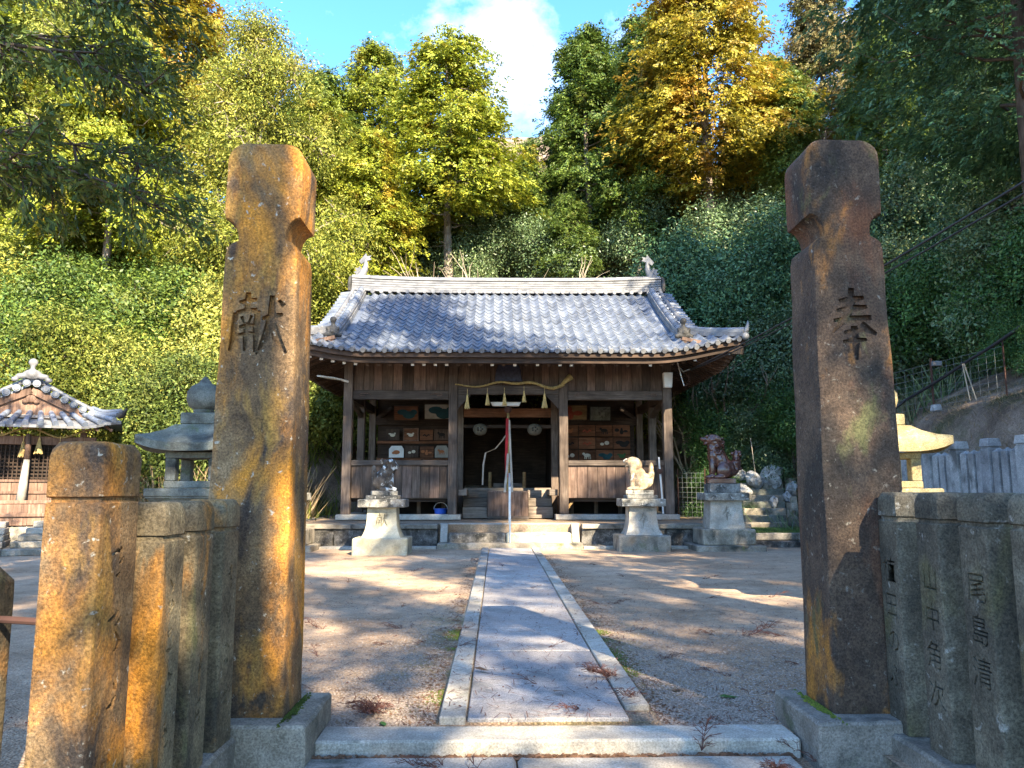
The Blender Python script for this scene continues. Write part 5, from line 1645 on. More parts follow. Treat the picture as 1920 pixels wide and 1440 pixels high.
# stone steps up to the small shrine
s5 = thing('shrine_steps', 'broad mossy stone steps in front of the small shrine', 'steps', sw(.2, -1.0, 0), SR)
for i in range(5):
    ya = -.95+.26*i; zt_ = .13+.125*i
    for (a, b) in ((-2.2,-.3), (-.29,1.75)):
        MB().box(a+.1*i, b-.02*i, ya, .55, 0 if i == 0 else zt_-.123, zt_).build('stair_step', M['plinth_stone' if i < 3 else 'kerb_stone'], s5, bevel=.014, rough=(.006,4,.2,i+a))
# ------------------------------------------------------------------ trees and shrubs
random.seed(33)
def branch_pts(a, b, n, wob, rg):
    a, b = Vector(a), Vector(b)
    out = []
    for i in range(n+1):
        f = i/n
        out.append(a.lerp(b, f) + Vector((rg.uniform(-1,1), rg.uniform(-1,1), rg.uniform(-1,1)))*wob*math.sin(PI*f))
    return out

def cypress_tree(seed, H, Rc, zc, nclump, nleaf, lsize, leafmat, barkmat, rt=.2, spread=(.48,.42,.16)):
    """conical conifer: trunk with limbs, crown of drooping sprays.  Local origin at the foot, height H, crown from zc to H"""
    rg = np.random.default_rng(seed); pr = random.Random(seed)
    m = MB()
    lean = Vector((pr.uniform(-.25,.25), pr.uniform(-.2,.2), 0))
    tp = lambda z: Vector((lean.x*(z/H)**2 + .06*math.sin(z*.7+seed), lean.y*(z/H)**2, z))
    zs = np.linspace(-.6, H*.96, 14)
    m.tube([tp(z) for z in zs], [max(.02, rt*(1-.95*max(0, z)/H)) * (1.25 if z < .1 else 1) for z in zs], 9)
    prof = lambda f: Rc*(min(1.0, (f+.05)/.22)**.6)*((1-f)**.58*.95+.05)
    for k in range(30):
        f = pr.uniform(.0, .85); z = zc + (H-zc)*f; a = pr.uniform(0, 2*PI); r = prof(f)*.8
        p0 = tp(z-.15*r); p1 = Vector((r*math.cos(a), r*math.sin(a), z+.10*r))
        m.tube(branch_pts(p0, p1, 4, .12*r, pr), [.05*(1-f)+.015, .035*(1-f)+.012, .02, .014, .006], 5, False)
    for k in range(9):                                             # dead snags under the crown
        z = zc*pr.uniform(.5, 1.0); a = pr.uniform(0, 2*PI); l = pr.uniform(.4, 1.3)
        p0 = tp(z); m.tube(branch_pts(p0, p0+Vector((l*math.cos(a), l*math.sin(a), -.1)), 3, .1, pr), [.02,.014,.009,.004], 4, False)
    trunk = m.mesh('trunk', M[barkmat], smooth=True)
    # boughs: each a drooping mass of sprays from inside the crown to its skin, of uneven length
    nl = max(40, nclump//20)
    lf = np.clip(rg.beta(1.05, 1.25, nl), 0, .99); la = rg.uniform(0, 2*PI, nl); ll = rg.uniform(.66, 1.16, nl)
    C = []; D = []
    for k in range(nclump):
        j = rg.integers(nl)
        f = np.clip(lf[j] + rg.normal(0, .016), .0, .995)
        q = rg.uniform(.30, 1.0)**.6
        a = la[j] + rg.normal(0, .17)
        rr = prof(f)*q*ll[j]*(1+.28*mnoise.noise(Vector((math.cos(a)*1.6, math.sin(a)*1.6+seed, f*5.0)))) + .05
        z = zc + (H-zc)*f + .18*rr - .30*rr*q*q + rg.normal(0, .14)
        C.append((rr*math.cos(a), rr*math.sin(a), z)); D.append((math.cos(a), math.sin(a), .25))
    C = np.array(C); D = np.array(D); D /= np.linalg.norm(D, axis=1, keepdims=True)
    nf = 4                                                         # flat fan sprays per clump, leaves lie in the fan's plane
    ci = np.repeat(np.arange(nclump), nf); m1 = len(ci)
    c, d = C[ci], D[ci]
    sidev = np.stack([-d[:,1], d[:,0], np.zeros(m1)], 1); sidev /= np.linalg.norm(sidev, axis=1, keepdims=True)
    a_ = rg.normal(0, spread[0], (m1,1)); b_ = rg.normal(0, spread[1], (m1,1)); u_ = rg.normal(0, spread[2]*1.3, (m1,1))
    FC = c + d*a_ + sidev*b_ + np.array([0,0,1.0])*(u_ - .30*np.maximum(0, a_)**1.3 - .22*np.abs(b_))
    FN = d*.55 + np.array([0,0,.80]) + sidev*b_*.9 + rg.normal(0, .38, (m1,3)); FN /= np.linalg.norm(FN, axis=1, keepdims=True)
    FT = d*.9 + sidev*(b_*1.2 + rg.normal(0, .45, (m1,1))) + np.array([0,0,-.45]); FT -= FN*np.sum(FT*FN, 1, keepdims=True); FT /= np.linalg.norm(FT, axis=1, keepdims=True)
    FB = np.cross(FN, FT)
    per = max(4, nleaf//nf); fi = np.repeat(np.arange(m1), per); n = len(fi)
    FLn = lsize*2.6*rg.uniform(.7, 1.35, (m1,1))[fi]
    t_ = rg.uniform(0, 1, (n,1)); w_ = rg.uniform(-1, 1, (n,1))*(.18+.42*t_*(1.15-t_)*2)
    nrm = FN[fi] + rg.normal(0, .28, (n,3)); nrm /= np.linalg.norm(nrm, axis=1, keepdims=True)
    P = FC[fi] + FT[fi]*(t_-.4)*FLn + FB[fi]*w_*FLn + FN[fi]*(rg.normal(0, .05, (n,1)) - .35*(t_-.3)**2)*FLn
    t = FT[fi] + FB[fi]*w_*1.5 + rg.normal(0, .22, (n,3)); t -= nrm*np.sum(t*nrm, 1, keepdims=True); t /= np.linalg.norm(t, axis=1, keepdims=True)
    b = np.cross(nrm, t)
    L = lsize*rg.uniform(.6, 1.4, (n,1)); W = L*rg.uniform(.38, .60, (n,1))
    Q = np.stack([P-t*L*.5, P+b*W*.5+t*L*.08, P+t*L*.5, P-b*W*.5+t*L*.08], 1)
    crown = quad_mesh('crown', Q, M[leafmat])
    return trunk, crown

def broad_tree(seed, H, lobes, nleaf, lsize, asp, leafmat, barkmat, rt=.2, droop=.35, shell=.45):
    """broadleaf tree or shrub: lobes = [(x,y,z,rx,ry,rz)], leaves gathered in small clumps near the lobes' skin"""
    rg = np.random.default_rng(seed); pr = random.Random(seed)
    m = MB()
    z0 = min(l[2]-l[5] for l in lobes)
    top = max(l[2] for l in lobes)
    tr_ = [Vector((.12*math.sin(z*.9+seed)*z/top, .1*math.cos(z*1.1+seed)*z/top, z)) for z in np.linspace(-.5, top, 9)]
    m.tube(tr_, np.linspace(rt*1.2, rt*.25, 9), 8)
    for l in lobes:
        zst = max(.15*top, l[2]-l[5]*1.1)
        f = min(.95, zst/top)
        p0 = tr_[int(f*8)]
        m.tube(branch_pts(p0, (l[0], l[1], l[2]), 4, .12*l[3], pr), [rt*.45, rt*.36, rt*.28, rt*.18, rt*.08], 6, False)
        for k in range(6):
            d = Vector((pr.gauss(0,1), pr.gauss(0,1), pr.gauss(.2,1))).normalized()
            p1 = Vector((l[0]+d.x*l[3]*.9, l[1]+d.y*l[4]*.9, l[2]+d.z*l[5]*.9))
            m.tube(branch_pts((l[0],l[1],l[2]), p1, 3, .1*l[3], pr), [rt*.16, rt*.11, rt*.07, .006], 4, False)
    trunk = m.mesh('trunk', M[barkmat], smooth=True)
    vol = np.array([l[3]*l[4]*l[5] for l in lobes])**.75; vol /= vol.sum()
    per = 14
    nc = nleaf//per
    li = rg.choice(len(lobes), nc, p=vol)
    Lb = np.array(lobes)[li]
    d = rg.normal(0, 1, (nc,3)); d /= np.linalg.norm(d, axis=1, keepdims=True)
    rad = rg.uniform(0, 1, (nc,1))**shell
    lump = np.array([1 + .36*mnoise.noise(Vector((float(q[0])*2.3+i_*3.1, float(q[1])*2.3, float(q[2])*2.3))) for q, i_ in zip(d, li)])[:,None]
    c = Lb[:,:3] + d*Lb[:,3:6]*rad*lump
    ci = np.repeat(np.arange(nc), per); n = len(ci)
    C = c[ci] + rg.normal(0, lsize*1.9, (n,3))*np.array([1,1,.75]); D = d[ci]
    nrm = D*.6 + np.array([0,0,.5]) + rg.normal(0, .55, (nc,3))[ci] + rg.normal(0, .42, (n,3)); nrm /= np.linalg.norm(nrm, axis=1, keepdims=True)
    t = D*.5 + np.array([0,0,-droop]) + rg.normal(0, .7, (n,3))
    t -= nrm*np.sum(t*nrm, 1, keepdims=True); t /= np.linalg.norm(t, axis=1, keepdims=True)
    b = np.cross(nrm, t)
    L = lsize*rg.uniform(.65, 1.35, (n,1)); W = L*asp*rg.uniform(.8, 1.2, (n,1))
    Q = np.stack([C-t*L*.5, C+b*W*.5, C+t*L*.5, C-b*W*.5], 1)
    return trunk, quad_mesh('crown', Q, M[leafmat])

def plant(name, label, cat, meshes, loc, rotz=0.0, scale=1.0, group=None, crownmat=None):
    t = thing(name, label, cat, loc, rotz, group, scale)
    place('trunk', meshes[0], t)
    c = place('crown', meshes[1], t)
    if crownmat:
        c.material_slots[0].link = 'OBJECT'; c.material_slots[0].material = M[crownmat]
    return t

cyA = cypress_tree(1, 15.0, 3.6, 5.4, 2300, 52, .135, 'leaf_yellowgreen', 'bark', .24, (.36,.32,.12))
cyB = cypress_tree(2, 15.0, 3.3, 3.2, 2300, 52, .135, 'leaf_green', 'bark', .24, (.36,.32,.12))
cyC = cypress_tree(3, 16.0, 4.3, 5.0, 2900, 52, .14, 'leaf_gold', 'bark', .27, (.38,.34,.12))
def hz(x, y): return hill(x, y)
G = 'cypress trees on the hill behind the hall'
def cy(mesh, label, x, y, top, wid=1.0, mat=None, rot=0.0, base=None, H=15.0, z=None):
    zb = hz(x, y) if z is None else z
    s = (top-zb)/H
    return plant('cypress_tree', label, 'tree', mesh, (x, y, zb), rot, (wid*s, wid*s, s), G, mat)
cy(cyA, 'yellow-green cypress with pale bare trunk, right behind the hall roof', -2.5, 34.0, 22.6, 1.12, None, .4)
cy(cyC, 'large golden-orange cypress with leaning bare trunk, behind the right end of the hall roof', 9.2, 33.0, 26.2, 1.04, None, 1.9, H=16.0)
cy(cyB, 'dense green cypress filling the gap right of the white cloud', 4.3, 37.0, 25.0, 1.05, None, 2.2)
cy(cyA, 'slim yellow-green cypress left of the one with the pale bare trunk', -7.0, 39.0, 25.2, .95, 'leaf_yellowgreen', 3.0)
cy(cyB, 'dark green cypress squeezed against the golden-orange cypress', 6.4, 35.0, 22.5, .85, 'leaf_green', 4.0)
cy(cyA, 'pale bronze-tinged thin cypress beyond the dark brown pillar top', 17.8, 40.0, 30.5, .8, 'leaf_bronze', 5.0)
cy(cyB, 'green cypress far up the hill behind the bronze-tinged one', 23.0, 44.0, 32.0, 1.0, 'leaf_green', 1.0)
cy(cyC, 'yellow-green cypress low on the slope with a thick pale trunk, above the left shrubs', -14.6, 27.5, 18.8, .95, 'leaf_yellowgreen', .8, H=16.0)
cy(cyA, 'bright cypress behind the overhanging leafy boughs', -20.5, 31.0, 24.0, 1.15, 'leaf_yellowgreen', 2.8)
cy(cyC, 'tall golden cypress partly hidden behind the broad leafy tree', -16.5, 35.0, 27.0, 1.1, 'leaf_gold', 5.4, H=16.0)
cy(cyA, 'bushy yellow-green cypress above the orange blotched pillar', -8.4, 33.0, 19.0, 1.0, 'leaf_yellowgreen', 1.3)
cy(cyB, 'shadowy green cypress low between the two largest cypresses', 1.2, 36.5, 18.5, .9, 'leaf_green', .2)
cy(cyB, 'green cypress low behind the left end of the hall roof', -5.8, 31.5, 16.5, 1.1, 'leaf_yellowgreen', 1.6)
cy(cyB, 'dark green cypress below the golden-orange one', 12.6, 31.5, 19.5, .95, 'leaf_green', 2.6)
cy(cyB, 'dark green cypress on the right slope above the cable', 15.5, 29.5, 20.0, 1.0, 'leaf_green', 3.6)
cy(cyB, 'dim green cypress at the far left edge of the hill', -25.0, 34.0, 27.0, 1.2, 'leaf_yellowgreen', 3.9)
for i, (x, y, tp_) in enumerate(((7.5, 38, 19), (3, 34.5, 15), (12, 36, 21), (1.2, 48, hz(1.2,48)+4.2), (-1.6, 50, hz(-1.6,50)+3.6), (3.6, 47, hz(3.6,47)+5), (-4.2, 49, hz(-4.2,49)+4.4), (-12, 43, 24), (-3, 46, 23), (9, 45, 31), (28, 38, 34), (-28, 42, 31), (14, 38, 24), (22, 34, 27), (0, 41, 19), (-9.5, 38, 23), (5.2, 42, 26.5))):
    t_ = cy((cyB, cyA)[i % 2], 'hazy green cypress at the back of the hill, mostly hidden by the trees before it', x, y, tp_, 1.1, 'leaf_green' if i % 2 else None, i*1.1)
    t_['group'] = 'hidden cypresses along the hilltop'

# broadleaf tree on the left with a tall rounded crown
rg_ = random.Random(9)
def lobes_cone(H, Rr, n, z0, rg, rr=(1.2, 2.0)):
    out = []
    for k in range(n):
        f = rg.random(); z = z0 + (H-z0)*f
        r = Rr*(1-f**1.6)*.85*math.sqrt(rg.random())+.1
        a = rg.uniform(0, 2*PI); s = rg.uniform(*rr)*(1-.4*f)
        out.append((r*math.cos(a), r*math.sin(a), z, s, s, s*.85))
    return out
bt = broad_tree(5, 15, lobes_cone(14.2, 4.6, 46, 4.0, rg_), 120000, .135, .34, 'leaf_broad', 'bark', .3, .6, .5)
plant('broadleaf_tree', 'tall broad-crowned evergreen with pointed yellowish leaves, left of the open sky', 'tree', bt, (-9.7, 28.5, hz(-9.7, 28.5)), .5, (1.0, 1.0, 1.06))
plant('broadleaf_tree', 'broad leafy evergreen at the upper left, behind the overhanging boughs', 'tree', bt, (-17.0, 30.0, hz(-17, 30)), 2.5, (1.15, 1.15, 1.1))
plant('broadleaf_tree', 'leafy evergreen far left above the small shrine', 'tree', bt, (-24.0, 27.0, hz(-24, 27)), 4.1, 1.0)

# shrubs
shA = broad_tree(11, 3, [(0,0,1.6,1.5,1.4,1.2),(.9,.3,1.1,1.0,1.0,.9),(-1.0,-.2,1.2,1.1,1.0,1.0),(.2,-.7,2.2,1.0,.9,.8),(-.4,.6,2.3,.9,.9,.8)], 30000, .085, .46, 'leaf_shrub', 'bark_dark', .07, .2, .4)
shB = broad_tree(12, 3, [(0,0,1.5,1.2,1.2,1.3),(.7,.2,2.3,.9,.9,.9),(-.7,-.3,1.0,1.1,.9,.8),(-.3,.2,2.7,.8,.7,.7),(.8,-.5,1.0,.9,.9,.7)], 26000, .09, .42, 'leaf_shrub', 'bark_dark', .07, .3, .4)
def shrub(mesh, label, x, y, s, mat, grp, rot, dz=-.2):
    return plant('shrub', label, 'shrub', mesh, (x, y, hz(x, y)+dz), rot, s, grp, mat)
k = 0
rr_ = random.Random(17)
lit_rows = [(21.3, -16.5, -8.0, 2.1, 1.0, 1.3), (22.6, -17.5, -8.2, 2.0, 1.1, 1.5), (24.6, -18, -8.0, 2.1, 1.2, 1.6), (26.6, -18, -7.8, 2.2, 1.2, 1.7), (28.8, -20, -5, 2.4, 1.2, 1.7), (30.8, -20, -6.5, 3.0, 1.2, 1.6)]
for (yy, xa, xb, st_, s0, s1) in lit_rows:
    x = xa
    while x < xb:
        k += 1
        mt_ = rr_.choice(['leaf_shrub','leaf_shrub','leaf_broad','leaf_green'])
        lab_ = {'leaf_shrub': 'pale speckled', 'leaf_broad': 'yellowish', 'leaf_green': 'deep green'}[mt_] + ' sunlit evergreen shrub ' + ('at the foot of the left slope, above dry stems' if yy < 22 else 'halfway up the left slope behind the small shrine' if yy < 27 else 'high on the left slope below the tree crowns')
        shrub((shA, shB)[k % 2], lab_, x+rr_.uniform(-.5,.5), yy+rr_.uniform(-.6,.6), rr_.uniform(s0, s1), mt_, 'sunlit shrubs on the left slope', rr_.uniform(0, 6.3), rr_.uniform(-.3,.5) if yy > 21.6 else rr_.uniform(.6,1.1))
        x += st_
for i, (x, y, s) in enumerate(((-5.6, 27.5, 1.3), (-3.2, 28.3, 1.25), (-.8, 28.6, 1.15), (1.6, 28.4, 1.25), (3.6, 28.2, 1.4), (5.4, 28.0, 1.3), (-4.4, 30, 1.4), (2.4, 30.4, 1.3), (.2, 30.8, 1.3))):
    shrub((shA, shB)[i % 2], 'evergreen shrub showing just above the hall ridge', x, y, s, ['leaf_shrub','leaf_broad','leaf_shade'][i % 3] if x < 3 else 'leaf_broad', 'shrubs just behind the hall roof', i*.9, .4)
for i in range(14):
    shrub((shA, shB)[i % 2], 'evergreen shrub under the cypress trunks on the slope', -6.5+1.45*i, 35.6+(i % 3)*1.3, 1.4, ['leaf_shade','leaf_shade','leaf_green'][i % 3], 'shrubs among the cypress trunks', i*1.9, .3)
for (yy, xa, xb, st_, s0, s1) in [(22.6, 7.0, 9.2, 1.5, .7, .9), (24.4, 7.9, 16, 1.9, 1.0, 1.4), (26.4, 8.0, 18, 2.0, 1.2, 1.6), (28.4, 6.2, 20, 2.2, 1.2, 1.7), (30.4, 6.5, 22, 2.6, 1.3, 1.7), (20.4, 11.0, 17.5, 1.9, 1.1, 1.5), (22.4, 10.4, 19, 2.0, 1.2, 1.6), (18.2, 11.6, 17, 1.8, 1.0, 1.4), (16.2, 11.8, 16, 1.9, 1.0, 1.3)]:
    x = xa
    while x < xb:
        k += 1
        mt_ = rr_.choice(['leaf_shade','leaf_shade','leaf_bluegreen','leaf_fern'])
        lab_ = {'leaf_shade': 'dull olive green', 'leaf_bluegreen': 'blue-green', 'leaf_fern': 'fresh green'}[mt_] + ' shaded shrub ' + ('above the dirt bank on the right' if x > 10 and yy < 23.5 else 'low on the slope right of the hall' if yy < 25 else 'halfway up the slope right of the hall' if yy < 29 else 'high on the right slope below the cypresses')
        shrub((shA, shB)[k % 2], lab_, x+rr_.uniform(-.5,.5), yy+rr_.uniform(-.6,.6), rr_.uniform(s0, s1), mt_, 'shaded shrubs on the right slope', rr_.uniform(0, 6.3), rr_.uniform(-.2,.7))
        x += st_
for i, (x, y, s) in enumerate(((6.0, 22.2, .55), (6.4, 23.3, .7), (6.3, 21.9, .42), (6.9, 24.3, .9), (7.6, 25.2, 1.1))):
    shrub((shB, shA)[i % 2], 'leafy green shrub directly behind the wire mesh beside the hall', x, y, s, 'leaf_fern', 'leafy shrubs behind the wire mesh', i*1.3, .0)
shrub(shA, 'small dark bush at the foot of the bank, behind the glazed lion', 6.35, 21.0, .33, 'leaf_shade', None, .3, .0)

# dark conifer close by on the right, drooping sprays
cyD = cypress_tree(7, 17.0, 4.9, 5.0, 2600, 64, .10, 'leaf_bluegreen', 'bark_dark', .30, (.42, .32, .13))
plant('cypress_tree', 'near dark blue-green conifer with drooping branches at the right edge', 'tree', cyD, (11.7, 16.2, hz(11.7, 16.2)), .6, (1.0, 1.0, 1.0))
plant('cypress_tree', 'second dark conifer behind the drooping one on the right', 'tree', cyD, (16.5, 21.5, hz(16.5, 21.5)), 2.4, (1.0, 1.0, 1.05))

# overhanging boughs of a near evergreen at the upper left
def bough_tree():
    rg = np.random.default_rng(41); pr = random.Random(41)
    t = thing('evergreen_oak', 'near evergreen tree whose dark leafy boughs hang into the upper left', 'tree', (-8.85, 7.6, .28))
    m = MB()
    m.tube([(0,0,-.3),(.05,0,1.2),(.1,.05,2.6),(.25,.1,4.2),(.5,.2,5.6),(.6,.3,7.2),(.5,.3,9.0)], [.34,.28,.25,.22,.17,.11,.04], 10)
    tips = []
    limbs = [((.2,.1,4.0), (3.0,.4,5.0), (4.75,.7,4.15), .055), ((.4,.2,5.0), (2.9,.2,6.35), (4.6,.6,5.55), .055), ((.4,.2,5.2), (2.4,-.3,7.0), (4.6,.1,6.3), .06),
             ((.3,.1,4.4), (2.6,.8,5.4), (4.3,1.2,4.9), .045), ((.5,.2,5.6), (2.2,.8,6.7), (3.9,1.6,6.4), .05), ((.3,.1,3.8), (2.4,-.2,4.6), (3.5,-.1,4.3), .06),
             ((.5,.2,6.0), (-1.0,1.0,7.2), (-2.2,1.6,7.4), .09), ((.4,.1,5.0), (-.8,-1.6,6.2), (-1.6,-2.6,6.6), .09), ((.5,.3,6.6), (.9,-1.4,8.0), (1.4,-2.6,8.2), .09), ((.5,.3,7.0), (1.2,1.6,8.4), (2.0,2.8,8.4), .08)]
    for a, b, c, r in limbs:
        a, b, c = Vector(a), Vector(b), Vector(c)
        pts = []
        for i in range(11):
            f = i/10
            p = a*(1-f)**2 + b*2*f*(1-f) + c*f*f
            pts.append(p + Vector((pr.uniform(-1,1), pr.uniform(-1,1), pr.uniform(-1,1)))*.05)
        m.tube(pts, [r*(1-.88*i/10) for i in range(11)], 7, False)
        for k in range(44):
            i = pr.randint(3, 10); p = pts[i]
            l = pr.uniform(.35, .95)
            d = (pts[10]-pts[7]).normalized()*.7 + Vector((pr.gauss(0,.6), pr.gauss(0,.6), pr.gauss(-.15,.45)))
            d.normalize(); q = p + d*l
            sp__ = branch_pts(p, q, 3, .06, pr)
            m.tube(sp__, [.014,.010,.007,.003], 4, False)
            for f in (.45, .7, .9, 1.0): tips.append((sp__[0].lerp(sp__[3], f), d))
    place('trunk', m.mesh('trunk', M['bark_dark'], smooth=True), t)
    T = np.array([tuple(p) for p, d in tips]); DD = np.array([tuple(d) for p, d in tips])
    per = 14; ci = np.repeat(np.arange(len(T)), per); n = len(ci)
    d = DD[ci] + rg.normal(0, .65, (n,3)) + np.array([0,0,-.45]); d /= np.linalg.norm(d, axis=1, keepdims=True)
    C = T[ci] + rg.normal(0, .06, (n,3)) + d*.06
    nrm = np.array([0,0,1.0]) + rg.normal(0, .6, (n,3)); nrm -= d*np.sum(nrm*d, 1, keepdims=True); nrm /= np.linalg.norm(nrm, axis=1, keepdims=True)
    b = np.cross(nrm, d)
    L = .115*rg.uniform(.7, 1.3, (n,1)); W = L*.31
    Q = np.stack([C-d*L*.5, C+b*W*.5-d*L*.02, C+d*L*.5, C-b*W*.5-d*L*.02], 1)
    place('crown', quad_mesh('crown', Q, M['leaf_near']), t)
bough_tree()

# bare saplings just above the ridge, and dry stems under the left shrubs
def bare(seed, H, mat):
    pr = random.Random(seed); m = MB()
    for k in range(9):
        a = pr.uniform(0, 2*PI); sp__ = pr.uniform(.2, .75)*H
        tip = Vector((sp__*math.cos(a), sp__*math.sin(a)*.5, H*pr.uniform(.55, 1.0)))
        pts = branch_pts((0,0,0), tip, 6, .12, pr)
        m.tube(pts, [.035,.03,.025,.02,.015,.010,.004], 5, False)
        for j in range(7):
            i = pr.randint(2, 5); d = (tip.normalized() + Vector((pr.gauss(0,.7), pr.gauss(0,.5), pr.gauss(.1,.4)))).normalized()
            q = pts[i] + d*pr.uniform(.3, 1.1)
            m.tube(branch_pts(pts[i], q, 3, .05, pr), [.012,.009,.006,.003], 4, False)
    return m.mesh('branches', M[mat])
bm1, bm2 = bare(1, 4.2, 'twig_pale'), bare(2, 4.0, 'twig_grey')
for i, (x, y, s, lab) in enumerate(((-1.4, 29.8, 1.62, 'leafless pale sapling rising above the middle of the hall ridge'), (-3.3, 29.6, 1.55, 'leafless sapling above the left half of the hall ridge'), (.75, 30.0, 1.6, 'leafless brown sapling right of the pale trunk above the ridge'),
                                    (7.0, 24.6, 1.1, 'tangle of bare grey stems on the right slope beyond the roof corner'), (6.2, 25.6, 1.2, 'bare grey shrub behind the right corner of the hall roof'), (10.5, 23.5, 1.0, 'bare grey stems beside the dark brown pillar top'))):
    o = place('bare_sapling', (bm1, bm2)[i % 2], None, (x, y, hz(x, y) - .05), (0, 0, i*1.7), s)
    tag(o, lab, 'sapling')
def stems(name, mat, n, xr, yr, hr, seed, rad=.008, lean=.35, zoff=0):
    rg = np.random.default_rng(seed)
    x = rg.uniform(*xr, n); y = rg.uniform(*yr, n)
    Q = []
    for i in range(n):
        z = hill(float(x[i]), float(y[i])) + zoff
        h = rg.uniform(*hr); dx, dy = rg.normal(0, lean, 2)*h
        a = rg.uniform(0, PI); w = rad*rg.uniform(.6, 1.6); wx, wy = w*math.cos(a), w*math.sin(a)
        p0 = (x[i], y[i], z-.05); p1 = (x[i]+dx, y[i]+dy, z+h)
        Q.append([(p0[0]-wx,p0[1]-wy,p0[2]), (p0[0]+wx,p0[1]+wy,p0[2]), (p1[0]+wx*.3,p1[1]+wy*.3,p1[2]), (p1[0]-wx*.3,p1[1]-wy*.3,p1[2])])
    o = place(name, quad_mesh(name, np.array(Q), M[mat])); o['kind'] = 'stuff'
    return o
stems('dry_undergrowth', 'dry_stem', 5200, (-16, -5.6), (18.9, 22.8), (.5, 2.0), 3, .012)
stems('dry_grass', 'dry_grass', 9000, (7.2, 10.5), (19.0, 23.0), (.12, .45), 4, .010, .5)
stems('bank_litter', 'dry_stem', 6000, (7.95, 10.6), (9.5, 18.5), (.02, .09), 6, .006, 2.2)
stems('slope_grass', 'leaf_shade', 9000, (6.8, 18), (18.5, 30), (.25, .9), 5, .016, .5)
stems('hill_undergrowth', 'leaf_broad', 6000, (-20, -5), (19.5, 32), (.3, 1.2), 7, .02, .5)
g_ = np.random.default_rng(2)
def turf(name, mat, n, xr, yr, z, h, seed):
    rg = np.random.default_rng(seed); x = rg.uniform(*xr, n); y = rg.uniform(*yr, n)
    a = rg.uniform(0, PI, n); w = .006; hh = rg.uniform(.3, 1, n)*h
    dx, dy = rg.normal(0, .4, n)*hh, rg.normal(0, .4, n)*hh
    wx, wy = w*np.cos(a), w*np.sin(a); zz = np.full(n, z)
    Q = np.stack([np.stack([x-wx,y-wy,zz],1), np.stack([x+wx,y+wy,zz],1), np.stack([x+dx+wx*.2,y+dy+wy*.2,zz+hh],1), np.stack([x+dx-wx*.2,y+dy-wy*.2,zz+hh],1)], 1)
    o = place(name, quad_mesh(name, Q, M[mat])); o['kind'] = 'stuff'
turf('lawn_grass', 'grass_leaf', 9000, (5.6, 7.85), (18.05, 20.2), .30, .07, 3)
# low ferns under the wire mesh
fern = MB
for i, (x, y, s) in enumerate(((8.9, 13.6, 1.0), (9.6, 12.2, 1.1), (10.2, 14.4, 1.3), (9.9, 16.0, 1.0))):
    shrub(shB, 'feathery light green fern clump hanging over the dirt bank', x+.9, y, .42*s, 'leaf_fern', 'fern clumps on the dirt bank', i*1.1, .1)

# tall conifers behind the camera, whose shade dapples the courtyard
bk_ = cypress_tree(9, 18.0, 4.4, 4.8, 640, 28, .26, 'leaf_green', 'bark_dark', .34, (.42, .36, .18))
hk_ = cypress_tree(10, 25.0, 3.4, 15.5, 400, 28, .26, 'leaf_green', 'bark_dark', .36, (.42, .36, .18))
SHADE = [(1, 17.04, -8.08, 0.98, -1.85), (0, 7.32, -19.08, 1.17, 0.6), (1, 7.39, -1.41, 1.04, 9.91), (0, 11.52, -12.7, 1.03, 2.61), (1, 5.19, -9.39, 0.93, 1.17), (0, 16.71, 8.61, 1.24, 9.8), (1, 16.66, 1.87, 1.15, 13.01), (1, 3.6, -7.07, 0.91, 13.19), (0, 7.47, -10.41, 0.87, 15.96), (1, 8.47, -4.22, 0.8, 2.73), (1, 17.01, -14.77, 0.91, 7.92), (0, 10.9, 2.01, 0.85, 0.32)]
for k, x, y, s, r in SHADE:
    plant('cypress_tree', ['tall cypress with foliage to low down, in the grove outside the entrance', 'very tall bare-stemmed cypress with a high crown, in the grove outside the entrance'][k], 'tree',
          (bk_, hk_)[k], (x, y, 0), r, s, ['low-crowned cypresses of the grove outside the entrance', 'high-crowned cypresses of the grove outside the entrance'][k])
# ------------------------------------------------------------------ cables, wire mesh, litter
def cable(label, pts, r, sag=0.0, n=24, name='power_cable', mat='rubber_black', grp=None):
    out = []
    P_ = [Vector(p) for p in pts]
    for a, b in zip(P_, P_[1:]):
        for i in range(n):
            f = i/n; out.append(a.lerp(b, f) - Vector((0,0,sag*4*f*(1-f))))
    out.append(P_[-1])
    o0 = out[0].copy()
    ob_ = MB().tube([p-o0 for p in out], r, 6).build(name, M[mat], smooth=True)
    ob_.location = o0
    return tag(ob_, label, 'cable', grp)
cable('upper black power cable from the hall corner to beyond the dark brown pillar', [(4.62, 19.2, 4.32), (6.55, 8.6, 5.28), (9.5, -7.5, 6.9)], .018, .12, grp='pair of cables to the hall')
cable('lower, thinner black power cable from the hall corner to beyond the dark brown pillar', [(4.62, 19.2, 4.29), (6.60, 8.6, 5.16), (9.6, -7.5, 6.7)], .014, .14, grp='pair of cables to the hall')
ins = thing('cable_bracket', 'small metal bracket with looped wires under the right eave of the hall', 'bracket', (4.45, 19.5, 4.15))
MB().tube([(.16,-.28,.18),(.02,-.1,.14),(-.06,0,.28)], .02, 6).build('arm', M['wire_metal'], ins)
MB().tube([(-.10,0,.42),(-.02,-.02,.05),(.05,-.03,-.22)], .012, 6).build('insulator_wire', M['plastic_white'], ins)
for k in range(2):
    MB().tube([(.05+.12*math.sin(a)*(1+.3*k), -.03, -.05-.18*math.cos(a)*.9-.02*k) for a in np.linspace(-.2, 2.8, 10)], .007, 5).build('loop_wire', M['iron_rust'], ins)
